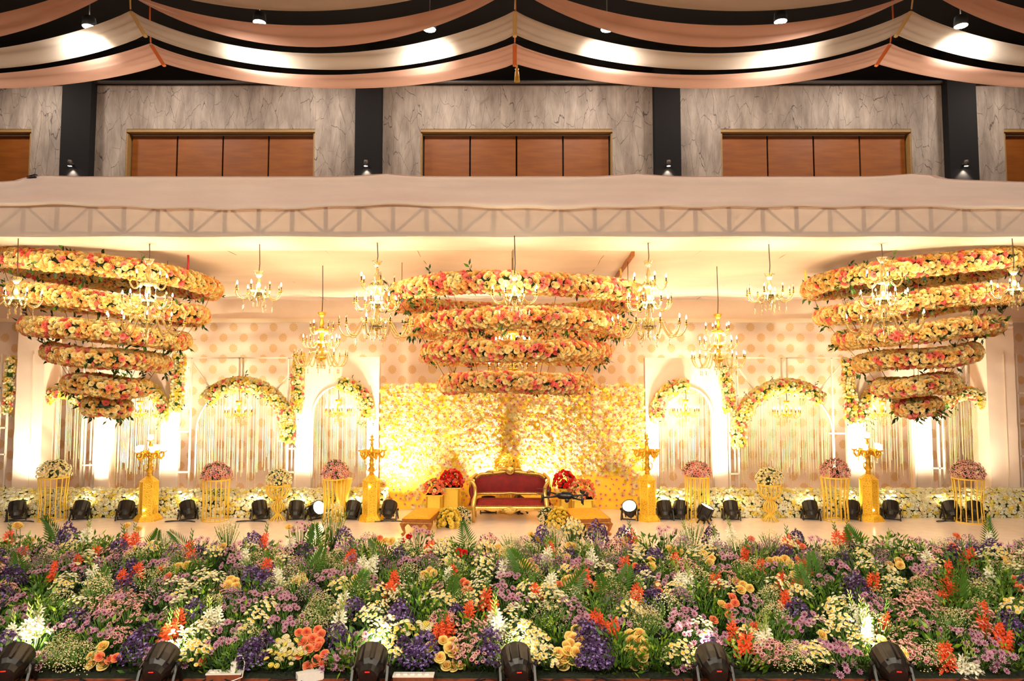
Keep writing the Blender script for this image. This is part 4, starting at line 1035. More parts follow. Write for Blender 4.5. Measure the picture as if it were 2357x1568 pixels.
# square gold plinths with bouquets beside the sofa
RB = lambda c, c2: [(ROSE[c], 5), (ROSE[c2], 2)]
def plinth(label, pa, pb, ptop, y, lab2, kinds, n, rad, hg):
    x0, x1 = X(pa, y, 1150), X(pb, y, 1150); H = Z(ptop, y); w_ = x1 - x0
    t = thing('gold_plinth', label, 'plinth', ((x0 + x1) / 2, y + w_ / 2, 0), group='square gold plinths')
    q = Geo(); q.box((0, 0, H / 2), (w_, w_, H)); part('body', q, MT['goldpaint'], t); q = Geo(); q.box((0, 0, H - .012), (w_ + .03, w_ + .03, .024)); part('top_slab', q, MT['goldpaint'], t)
    for s in (-1, 1):
        q = Geo(); q.box((s * (w_ / 2 - .02), -w_ / 2 - .004, H / 2), (.03, .012, H - .06)); part('corner_strip', q, MT['gold'], t)
    bouquet(lab2, ((x0 + x1) / 2, y + w_ / 2, H), rad, hg, kinds, n, .078, 'rose', ('dark', 'mid'), nleaf=70, stuffy=False)
plinth('tall square gold plinth left of the sofa', 1018, 1058, 1123, 13.85, 'red carnation bouquet left of the sofa', RB('red', 'coral'), 60, .22, .33)
plinth('shorter square gold plinth, outer one left of the sofa', 980, 1017, 1140, 13.65, 'peach rose bouquet left of the sofa', RB('rosepeach', 'cream'), 42, .2, .28)
plinth('tall square gold plinth right of the sofa', 1288, 1312, 1125, 13.9, 'red carnation bouquet right of the sofa', RB('red', 'coral'), 60, .21, .33)
plinth('shorter square gold plinth, outer one right of the sofa', 1318, 1366, 1150, 13.6, 'peach rose bouquet right of the sofa', RB('rosepeach', 'cream'), 60, .26, .34)
# yellow rose stand behind the sofa, bouquets on the floor
y = 14.38; t = thing('flower_stand', 'gold rod stand behind the red sofa', 'flower stand', (X(1167, y, 1150), y, 0), group='gold wire flower stands'); H = Z(1104, y)
rm = Geo().tube([(.17, 0, 0), (.15, 0, H * .5), (.17, 0, H)], .01, 6).mesh('rod', MT['goldpaint'])
for k in range(16): obj('rod', rm, t, (0, 0, 0), (0, 0, 2 * PI * k / 16))
for z in (.02, H):
    q = Geo(); q.tube([(.17 * math.cos(2 * PI * k / 24), .17 * math.sin(2 * PI * k / 24), z) for k in range(24)], .016, 6, closed=True); part('hoop', q, MT['goldpaint'], t)
q = Geo(); q.lathe([(0, H - .01), (.17, H - .01), (.17, H), (0, H)], 16); part('top_plate', q, MT['goldpaint'], t)
bouquet('tall yellow rose bouquet rising behind the red sofa', (t.location.x, y, H + .03), .26, .46, RB('yellow', 'roseyellow'), 90, .10, 'rose', nleaf=60, stuffy=False)
for px, py, lab, lab2, s in ((1033, 1214, 'yellow rose bouquet on the stage floor left of the sofa', 'small white filler bouquet on the floor, left of the sofa leg', 1), (1288, 1214, 'yellow rose bouquet on the stage floor right of the sofa', 'small white filler bouquet on the floor, right of the sofa leg', -1)):
    b = G(px, py); bouquet(lab, b, .2, .34, RB('yellow', 'lemon' if 'lemon' in ROSE else 'roseyellow'), 36, .1, 'rose', nleaf=150, stuffy=False)
    b2 = G(px + 30 * s, py - 6); bouquet(lab2, b2, .15, .33, [(BUTTON['white'], 1)], 110, .03, 'white_bloom', nleaf=120)

# ------------------------------------------------------------------ red and gold sofa
sb = G(1175, 1203); SW = 182 * sb.y / FPX / 2
t = thing('sofa', 'red velvet two-seat sofa with carved gold frame, centre of the stage', 'sofa', (X(1174, sb.y, 1200), sb.y, 0)); W2 = SW - .07
q = Geo()
def seatf(u, v):
    x = (u * 2 - 1) * W2; e = min(1, (1 - abs(u * 2 - 1)) * 9); f_ = min(1, v * 5, (1 - v) * 5)
    return (x * (1.0), .02 + v * .52, .30 + .10 * (e ** .5) * (f_ ** .5))
q.grid(seatf, 30, 14); q.box((0, .28, .30), (2 * W2, .5, .05)); part('seat_cushion', q, MT['velvet'], t)
zbk0, zbk1 = .47, .80
def crest(x):
    a = abs(x) / W2
    return .82 + .05 * (1 - a * a) + .035 * math.exp(-(x / .16) ** 2) - .05 * max(0, a - .85) / .15
def backf(u, v):
    x = (u * 2 - 1) * W2; a = abs(u * 2 - 1)
    y = .60 - .26 * max(0, a - .72) ** 2 / .0784 * .5 - .03 * math.sin(PI * v) * (1 - a ** 4)
    return (x, y + .06 * v, zbk0 + v * (crest(x) - zbk0 - .02))
q = Geo(); q.grid(backf, 36, 8); q.grid(lambda u, v: (backf(u, v)[0], backf(u, v)[1] + .07, backf(u, v)[2]), 36, 8); part('back_panel', q, MT['velvet'], t)
rail = [(backf(k / 40, 1)[0] * 1.02, backf(k / 40, 1)[1], backf(k / 40, 1)[2] + .02) for k in range(41)]
q = Geo(); q.tube(rail, .036, 8); part('crest_rail', q, MT['brass'], t)
q = Geo(); q.tube([(backf(k / 40, 0)[0], backf(k / 40, 0)[1] - .015, zbk0 - .015 + .015 * math.exp(-((k - 20) / 3.) ** 2)) for k in range(41)], .025, 8); part('lower_back_rail', q, MT['brass'], t)
q = Geo(); q.lathe([(0, .0), (.085, .0), (.09, .012), (.07, .03), (.05, .022), (.045, .04), (.02, .035), (0, .05)], 12, ruffle=.06); part('crest_rosette', q, MT['brass'], t, loc=(0, .62, .91), rot=(PI / 2, 0, 0))
sl = Geo()
for k in range(10): sl.tube([(0, 0, 0), (.05, 0, .03), (.11, 0, .025), (.16, 0, .0)], [.022, .028, .02, .008], 6); break
slm = sl.mesh('crest_scroll', MT['brass'])
for s, r_ in ((1, 0), (-1, PI)):
    obj('crest_scroll', slm, t, (s * .08, .62, .915), (0, 0, r_)); obj('crest_scroll', slm, t, (s * .34, .63, .875), (0, 0, r_))
for s in (-1, 1):
    q = Geo(); q.tube([(s * W2, .02, .0), (s * (W2 + .0), .0, .14), (s * (W2 + .01), -.02, .30), (s * (W2 - .01), .05, .42), (s * (W2 - .03), .1, .52), (s * (W2 - .02), .1, .66), (s * (W2 + .03), .1, .76), (s * (W2 + .07), .1, .77)], [.036, .028, .05, .045, .04, .036, .036, .03], 8); part('front_post', q, MT['brass'], t)
    q = Geo(); q.tube([(s * (W2 + .05), .1, .78), (s * (W2 + .06), .3, .80), (s * (W2 + .0), .5, .84), (s * (W2 - .02), .6, .85)], .032, 8); part('arm_rail', q, MT['brass'], t)
    q = Geo(); q.grid(lambda u, v: (s * (W2 + .03 + .05 * math.sin(PI * v) + .02), .12 + .46 * u, .42 + v * .36), 6, 8); q.grid(lambda u, v: (s * (W2 - .01), .12 + .46 * u, .42 + v * .36), 6, 8); q.grid(lambda u, v: (s * (W2 - .01 + .09 * u * (.6 + .4 * math.sin(PI * v))), .12, .42 + v * .33), 4, 8); part('arm_panel', q, MT['velvet'], t)
    q = Geo(); q.grid(lambda u, v: (s * (W2 + .02 + .08 * math.sin(PI * v)), .06 + .42 * u, .28 + .12 * v), 6, 6); part('seat_side', q, MT['velvet'], t)
    q = Geo(); q.tube([(s * W2, .55, .0), (s * W2, .56, .25), (s * W2, .60, .5)], .028, 8); part('rear_leg', q, MT['brass'], t)
q = Geo(); q.grid(lambda u, v: ((u * 2 - 1) * W2, .0 - .012 * math.sin(PI * v), .225 + .075 * v - (1 - v) * .05 * math.exp(-((u - .5) / .12) ** 2) - (1 - v) * .015 * math.cos(u * 25)), 60, 4); q.grid(lambda u, v: ((u * 2 - 1) * W2, .03, .225 + .075 * v), 20, 1); part('seat_rail', q, MT['brass'], t)
q = Geo(); q.lathe([(0, 0), (.09, 0), (.10, .012), (.06, .03), (.03, .02), (0, .035)], 11, ruffle=.12); part('apron_carving', q, MT['brass'], t, loc=(0, -.01, .235), rot=(PI / 2, 0, 0), scale=(1.5, .6, 1))
it = []; nk = Kind('nail', Geo().lathe([(.009, 0), (.006, .005), (0, .007)], 6), [MT['brass']]); BY = basis((0, -1, 0), 0)
for k in range(60):
    u = (k + .5) / 60; it.append((nk, BY, ((u * 2 - 1) * W2, .005, .318)))
    p = backf(u, .985); it.append((nk, BY, (p[0], p[1] - .012, p[2] - .015))); p = backf(u, .04); it.append((nk, BY, (p[0], p[1] - .012, p[2])))
scatter('joined_nail_heads', it, t)
# low gold-velvet tables either side
def low_table(label, pa, pb, pf, skew, rz):
    H = .31; a = G(pa, pf, H); b = G(pb, pf, H); w_ = b.x - a.x; dp = .95
    t = thing('low_table', label, 'table', ((a.x + b.x) / 2, a.y, 0), rz, 'low velvet-topped tables')
    q = Geo(); q.grid(lambda u, v: ((u - .5) * w_ * 1.0, v * dp, H - .02 + .05 * (min(1, u * 6, (1 - u) * 6, v * 8, (1 - v) * 8)) ** .5), 20, 20); part('velvet_top', q, MT['ochre'], t)
    q = Geo(); q.box((0, dp / 2, H - .05), (w_ + .01, dp + .01, .07)); part('frame', q, MT['carved'], t)
    q = Geo(); q.box((0, -.008, H - .085), (w_ + .03, .014, .012)); part('gold_beading', q, MT['brass'], t)
    q = Geo(); q.grid(lambda u, v: ((u - .5) * (w_ - .06), .01, H - .09 - (1 - v) * (.05 + .03 * math.cos(u * 6 * PI))), 30, 3); q.grid(lambda u, v: ((u - .5) * (w_ - .06), .03, H - .09 - (1 - v) * (.05 + .03 * math.cos(u * 6 * PI))), 30, 3); part('carved_apron', q, MT['carved'], t)
    for sx in (-1, 1):
        for yy in (.03, dp - .03):
            q = Geo(); x = sx * (w_ / 2 - .03); q.tube([(x, yy, H - .08), (x + sx * .035, yy - .02, .2), (x + sx * .01, yy, .1), (x - sx * .01, yy, .05), (x + sx * .03, yy - .03, .01)], [.04, .045, .028, .022, .032], 8); part('leg', q, MT['carved'], t)
        q = Geo(); q.grid(lambda u, v: (sx * (w_ / 2 - .01), .06 + (dp - .12) * u, H - .09 - (1 - v) * (.05 + .04 * math.cos(u * 8 * PI))), 30, 3); part('side_apron', q, MT['carved'], t)
low_table('low ochre velvet table with curved legs, left of the sofa', 925, 990, 1193, 0, -.10)
low_table('low ochre velvet table with curved legs, right of the sofa', 1322, 1406, 1193, 0, .10)

# ------------------------------------------------------------------ drone hovering in front of the stage
dc = P(1300, 1142, 5.6); t = thing('drone', 'small black camera drone hovering in front of the sofa', 'drone', dc, math.radians(-18), scale=.86)
q = Geo(); q.grid(lambda u, v: (0, 0, 0), 1, 1) if False else q.lathe([(0, -.028), (.035, -.026), (.05, -.005), (.046, .02), (.03, .03), (0, .032)], 10); part('body', q, MT['blackplastic'], t, scale=(1.75, .95, 1))
q = Geo(); q.box((.02, 0, .032), (.09, .05, .012)); part('top_hatch', q, MT['rubber'], t)
for sx, sy, dz in ((-1, -1, -.008), (-1, 1, .012), (1, -1, -.012), (1, 1, .004)):
    q = Geo(); q.tube([(sx * .06, sy * .02, 0), (sx * .13, sy * .06, dz), (sx * .19, sy * .10, dz)], [.012, .008, .009], 6); arm = part('arm', q, MT['blackplastic'], t)
    q = Geo(); q.lathe([(.0, -.035), (.012, -.03), (.014, .018), (.006, .026), (0, .026)], 8); mo = part('motor', q, MT['blackplastic'], t, loc=(sx * .19, sy * .10, dz))
    an = random.random() * 3
    for k in range(2):
        q = Geo(); q.add([(0, -.006, .03), (.05, -.012, .032), (.11, -.003, .03), (.11, .003, .03), (.05, .006, .028), (0, .004, .03)], [(0, 1, 4, 5), (1, 2, 3, 4)]); part('blade', q, MT['rubber'], mo, rot=(0, 0, an + PI * k))
q = Geo(); q.lathe([(0, -.02), (.018, -.02), (.02, .015), (.012, .02), (0, .02)], 10); gm = part('camera', q, MT['blackplastic'], t, loc=(.035, -.055, -.03), rot=(PI / 2, 0, 0))
for s in (-1, 1):
    q = Geo(); q.tube([(s * .19, -.10, -.01), (s * .2, -.11, -.055)], .006, 5); part('landing_leg', q, MT['blackplastic'], t)
# ------------------------------------------------------------------ flower bank in front of the stage
SL = (BB_Z - BF_Z) / (BB_Y - BF_Y)
def bed_z(y): return BF_Z + SL * (y - BF_Y)
def bed_pt(px, py, h):
    """base of a plant in the bank whose flower at height h stands where (px, py) looks"""
    d = P(px, py, 1.0) - Vector((0, 0, CAM_Z))
    tt = (BF_Z + h - SL * BF_Y - CAM_Z) / (d.z - SL * d.y)
    y = min(max(tt * d.y, BF_Y + .05), BB_Y - .05)
    p = Vector((0, 0, CAM_Z)) + d * (y / d.y)
    return p.x, y, max(.06, p.z - bed_z(y))
g = Geo(); prof = [(BF_Y - .02, -.45), (BF_Y, BF_Z), (BB_Y + .02, BB_Z - .02), (BB_Y + .02, -.45)]
vs = [(x, a, b) for x in (-10, 10) for a, b in prof]; g.add(vs, [(0, 1, 2, 3), (7, 6, 5, 4)] + [(i, (i + 1) % 4, (i + 1) % 4 + 4, i + 4) for i in range(4)])
bank = obj('flower_bank_base', g.mesh('flower_bank_base', MT['soil'])); tag(bank, 'sloping dark mossy base of the flower bank before the stage', 'flower bed')
PLANTS = []
def reg(o, lab, x, y): PLANTS.append((o, lab, x, y)); return o
UNITSTEM = {k: Geo().tube([(0, 0, 0), (.01, 0, .5), (0, 0, 1)], .006, 4).mesh('stem', GM[k]) for k in ('stem', 'pale', 'mid')}
LEAFPAIR = Geo()
for s in (-1, 1): LEAFPAIR.add([(0, 0, 0), (s * .05, .025, .03), (s * .10, 0, .045), (s * .05, -.025, .03)], [(0, 1, 2, 3)])
LEAFPAIR = LEAFPAIR.mesh('leaf_pair', GM['mid'])
def plant_empty(name, x, y, cat, group, sc=1, lean=.0):
    o = obj(name, None, None, (x, y, bed_z(y)), (random.uniform(-.06, .1) + lean, random.uniform(-.1, .1), random.random() * .6 - .3), sc); o.empty_display_size = .05
    o['category'] = cat; o['group'] = group; return o
def garden_rose(c, core):
    g = Geo()
    for li, (n, r, z0, hh, curl, ph) in enumerate(((5, .52, -.14, .34, .10, 0), (5, .42, -.04, .36, .05, .6), (4, .30, .04, .38, .0, .3), (3, .19, .1, .36, -.03, .9), (2, .10, .14, .34, -.02, 0))):
        for k in range(n):
            a = 2 * PI * k / n + ph; w1 = PI / n * 1.35
            def pet(u, v, a=a, w1=w1, r=r, z0=z0, hh=hh, curl=curl):
                x = u * 2 - 1; an = a + x * w1 * (.55 + .45 * math.sin(PI * min(1, .25 + v * .6)))
                rr = r * (.30 + .70 * v ** .55) * (1 - .10 * x * x) + curl * v ** 3
                return (rr * math.cos(an), rr * math.sin(an), z0 + hh * v ** 1.2 * (1 - .14 * x * x) - abs(curl) * .9 * v ** 4)
            g.grid(pet, 4, 3, mi=1 if li >= 3 else 0)
    return g.mesh('garden_rose_' + c, [FM[c], FM[core]])
GROSE = {'roseyellow': garden_rose('roseyellow', 'peach'), 'rosepeach': garden_rose('rosepeach', 'coral'), 'red': garden_rose('red', 'red')}
def put_rose(px, py, col, lab, size=.112):
    x, y, h = bed_pt(px, py, .22); o = plant_empty('garden_rose', x, y, 'rose', lab + 's in the flower bank')
    obj('stem', UNITSTEM['stem'], o, (0, 0, 0), None, (1, 1, h)); obj('leaf_pair', LEAFPAIR, o, (0, 0, h * .6), (0, 0, random.random() * 3))
    n = np.array([random.uniform(-.35, .35), -random.uniform(.4, 1.0), .8]); obj('bloom', GROSE[col], o, mat4=mat4(basis(n, random.random() * 6) * size * random.uniform(.88, 1.1), (0, 0, h)))
    reg(o, lab, x, y)
def gblossom(c):
    g = Geo()
    for k in range(6):
        a = 2 * PI * k / 6; w1 = .42; p = lambda r, an, z: (r * math.cos(an), r * math.sin(an), z)
        g.add([(0, 0, 0), p(.25, a - w1, .35), p(.5, a - .25, .55), p(.55, a + .1, .5), p(.27, a + w1, .35)], [(0, 1, 2, 3, 4)])
    g.lathe([(.03, .1), (.03, .4), (0, .45)], 4, mi=1, cap=False)
    return g.mesh('blossom', [FM[c], FM['ivory']])
GB = {c: gblossom(c) for c in ('orange', 'white', 'rosepeach')}
TIP = {}
for c, gm in (('orange', 'stem'), ('white', 'pale'), ('rosepeach', 'stem')):
    g = Geo()
    for k in range(6): g.tube([(0, 0, k * .028), ((-1) ** k * .022, -.012, k * .028 + .035), ((-1) ** k * .026, -.014, k * .028 + .06)], [.004, .011 - k * .001, .002], 4)
    TIP[c] = g.mesh('bud_tip', GM[gm])
def put_glad(px, py, col, lab, sc=1.0):
    x, y, h = bed_pt(px, py, .26); o = plant_empty('gladiolus', x, y, 'gladiolus', lab + 's in the flower bank', sc)
    o.rotation_euler = (random.uniform(-.1, .12), random.uniform(-.28, .28), random.uniform(-.5, .5)); h = h / sc
    top = h + .10; obj('stem', UNITSTEM['pale' if col == 'white' else 'stem'], o, (0, 0, 0), None, (1.2, 1.2, top + .1))
    n = 8
    for k in range(n):
        z = h - .14 + k * .030; a = (-PI / 2) + (1 if k % 2 else -1) * random.uniform(.3, 1.1); nn = np.array([math.cos(a), math.sin(a), .55])
        obj('blossom', GB[col], o, mat4=mat4(basis(nn, random.random() * 6) * (.15 - k * .009), (.012 * math.cos(a), .012 * math.sin(a), z)))
    obj('bud_tip', TIP[col], o, (0, 0, top - .01))
    reg(o, lab, x, y)
# clump meshes: several variants of each kind
def dome_items(kinds, n, rad, h0, h1, size, flat=.5):
    it = []
    for _ in range(n):
        a = random.random() * 6.283; q = math.sqrt(random.random()); r = rad * q
        z = h1 - (h1 - h0) * q * q + random.uniform(-.03, .03); nn = np.array([math.cos(a) * q * .8, math.sin(a) * q * .8 - .45, 1.0]) + np.random.normal(0, .2, 3)
        it.append((random.choice(kinds), basis(nn, random.random() * 6) * size * random.uniform(.75, 1.2), (r * math.cos(a), r * math.sin(a), z)))
    return it
def stem_geo(n, rad, h, w_=.003):
    g = Geo()
    for _ in range(n):
        a = random.random() * 6.283; r = rad * math.sqrt(random.random()); g.tube([(r * .25 * math.cos(a), r * .25 * math.sin(a), 0), (r * .7 * math.cos(a), r * .7 * math.sin(a), h * .6), (r * math.cos(a), r * math.sin(a), h * random.uniform(.8, 1))], w_, 3, sm=False)
    return g
def joined(name, items):
    o = scatter(name, items); me = o.data; bpy.data.objects.remove(o); return me
FL = {c: Kind('floret_' + c, Geo().add([(.5, 0, .1), (-.25, .43, .1), (-.25, -.43, .1), (0, 0, .45), (0, 0, -.3)], [(0, 1, 3), (1, 2, 3), (2, 0, 3)]), [FM[c]]) for c in ('purple', 'bluelilac', 'mauve', 'tan', 'white', 'lilac', 'ivory')}
def leaves(n, rad, h, size, kinds):
    it = []
    for _ in range(n):
        a = random.random() * 6.283; r = rad * math.sqrt(random.random()); nn = np.array([math.cos(a) * .8, math.sin(a) * .8, .8]) + np.random.normal(0, .35, 3)
        it.append((LEAF[random.choice(kinds)], basis(nn, random.random() * 6) * size * random.uniform(.6, 1.2), (r * math.cos(a), r * math.sin(a), h * random.uniform(.1, .9))))
    return it
VAR = {}
def variants(key, n, blooms, green): VAR[key] = [(joined('blooms', blooms()), joined('greenery', green())) for _ in range(n)]
gst = Kind('thin_stem', Geo().tube([(0, 0, 0), (0, 0, 1)], .016, 3, sm=False), [GM['stem']])
def stemitems(n, rad, h):
    it = []
    for _ in range(n):
        a = random.random() * 6.283; r = rad * math.sqrt(random.random()); v = np.array([r * math.cos(a), r * math.sin(a), h * random.uniform(.75, 1)]); B = basis(v, 0) ; B[:, 2] *= np.linalg.norm(v); B[:, :2] *= .22
        it.append((gst, B, (0, 0, 0)))
    return it
variants('statice', 4, lambda: dome_items([FL['purple'], FL['purple'], FL['purple'], FL['bluelilac']], 190, .15, .12, .30, .036), lambda: stemitems(16, .13, .26) + leaves(14, .12, .2, .09, ('dark', 'mid')))
variants('sealavender', 4, lambda: dome_items([FL['mauve'], FL['mauve'], FL['lilac']], 240, .18, .12, .31, .022), lambda: stemitems(26, .16, .28) + leaves(10, .12, .2, .08, ('dark',)))
variants('gyps', 4, lambda: dome_items([FL['tan'], FL['ivory'], FL['tan']], 330, .20, .10, .32, .0165), lambda: stemitems(34, .18, .29) + leaves(6, .12, .2, .06, ('mid',)))
variants('button', 4, lambda: dome_items([BUTTON['white'], BUTTON['cream']], 44, .16, .17, .30, .043), lambda: stemitems(26, .15, .27) + leaves(30, .15, .24, .08, ('dark', 'mid', 'dark')))
variants('palepink', 3, lambda: dome_items([BUTTON['pink'], DAISY['palepink']], 46, .17, .17, .30, .045), lambda: stemitems(24, .15, .27) + leaves(26, .15, .24, .08, ('dark', 'mid')))
variants('cream', 3, lambda: dome_items([POM['cream'], POM['lemon'], POM['ivory']], 22, .15, .16, .28, .06), lambda: stemitems(16, .14, .26) + leaves(40, .16, .24, .09, ('dark', 'mid')))
variants('leafy', 4, lambda: leaves(70, .18, .32, .085, ('light', 'mid', 'mid')), lambda: stemitems(14, .14, .26) + leaves(20, .15, .2, .09, ('dark', 'mid')))
DGREEN = [joined('greenery', stemitems(18, .13, .26) + leaves(34, .15, .23, .085, ('dark', 'mid', 'dark'))) for _ in range(3)]
INFO = dict(statice=('purple_statice', 'purple statice clump', 'statice'), sealavender=('sea_lavender', 'misty mauve sea-lavender clump', 'sea lavender'), gyps=('babys_breath', "airy pale baby's-breath clump", 'filler flower'), button=('button_daisies', 'white button-daisy clump', 'daisies'), palepink=('pink_daisies', 'small pale pink daisy clump', 'daisies'), cream=('cream_chrysanthemums', 'creamy yellow chrysanthemum clump', 'chrysanthemums'), leafy=('leafy_greens', 'bright leafy green clump', 'foliage'))
def put_clump(px, py, key, xy=None, sc=None):
    nm, lab, cat = INFO[key]
    x, y, h = bed_pt(px, py, .24) if xy is None else (xy[0], xy[1], .24)
    h = min(h, .5); sc = sc or random.uniform(.95, 1.25)
    o = plant_empty(nm, x, y, cat, lab + 's in the flower bank'); o.scale = (sc, sc, sc * max(.8, h / .24)); o.rotation_euler.z = random.random() * 6.28
    b, gr = random.choice(VAR[key]); stuff(obj('blooms' if key != 'leafy' else 'leaves', b, o)); stuff(obj('greenery', gr, o)); reg(o, lab, x, y)
def put_lilac(px, py, xy=None, nb=9):
    x, y, h = bed_pt(px, py, .25) if xy is None else (xy[0], xy[1], .25)
    h = min(h, .5); o = plant_empty('lilac_chrysanthemum', x, y, 'chrysanthemum', 'lilac chrysanthemum bunches in the flower bank')
    stuff(obj('greenery', random.choice(DGREEN), o, (0, 0, 0), (0, 0, random.random() * 6), (1, 1, max(.8, h / .26))))
    for k in range(nb):
        a = 2.4 * k + random.uniform(-.3, .3); r = .17 * math.sqrt((k + .5) / nb) * random.uniform(.8, 1.15); nn = np.array([math.cos(a) * .5, math.sin(a) * .4 - .75, 1.0])
        obj('bloom', DAISY['lilac'].me, o, mat4=mat4(basis(nn, random.random() * 6) * random.uniform(.068, .092), (r * math.cos(a), r * math.sin(a) * .9, h + .03 - 1.6 * r * r + random.uniform(-.045, .03))))
    reg(o, 'lilac chrysanthemum bunch', x, y)
def frond_mesh():
    L = .5; q = Geo(); ra = Geo()
    cur = lambda s: Vector((0, -.10 * s * s, L * s - .06 * s * s))
    ra.tube([cur(k / 8) for k in range(9)], [.007 - .0006 * k for k in range(9)], 4)
    for k in range(2, 16):
        s = k / 15; p = cur(s); ln = .27 * (1 - .62 * s) * min(1, .45 + s * 2)
        for sd in (-1, 1):
            d = Vector((sd * (.8 - .35 * s), -.15, .55 + .4 * s)).normalized(); sw = Vector((-d.z * sd, 0, abs(d.x))).normalized() * .011 + Vector((0, .004, 0))
            q.add([p, p + d * ln * .4 + sw, p + d * ln - Vector((0, 0, .03)), p + d * ln * .4 - sw], [(0, 1, 2, 3)])
    return ra.mesh('rachis', GM['stem']), q.mesh('leaflets', GM['mid']),
FR = frond_mesh()
def put_palm(px, py, sc=1.0, rz=None, tilt=None):
    x, y, h = bed_pt(px, py, .26); lab = 'feathery palm frond'
    o = plant_empty('palm_frond', x, y, 'palm frond', 'palm fronds in the flower bank', sc * min(1.25, max(1, h / .28))); o.rotation_euler = (random.uniform(-.25, .15), tilt if tilt is not None else random.uniform(-.6, .6), random.uniform(-.3, .3))
    obj('rachis', FR[0], o); stuff(obj('leaflets', FR[1], o)); reg(o, lab, x, y)

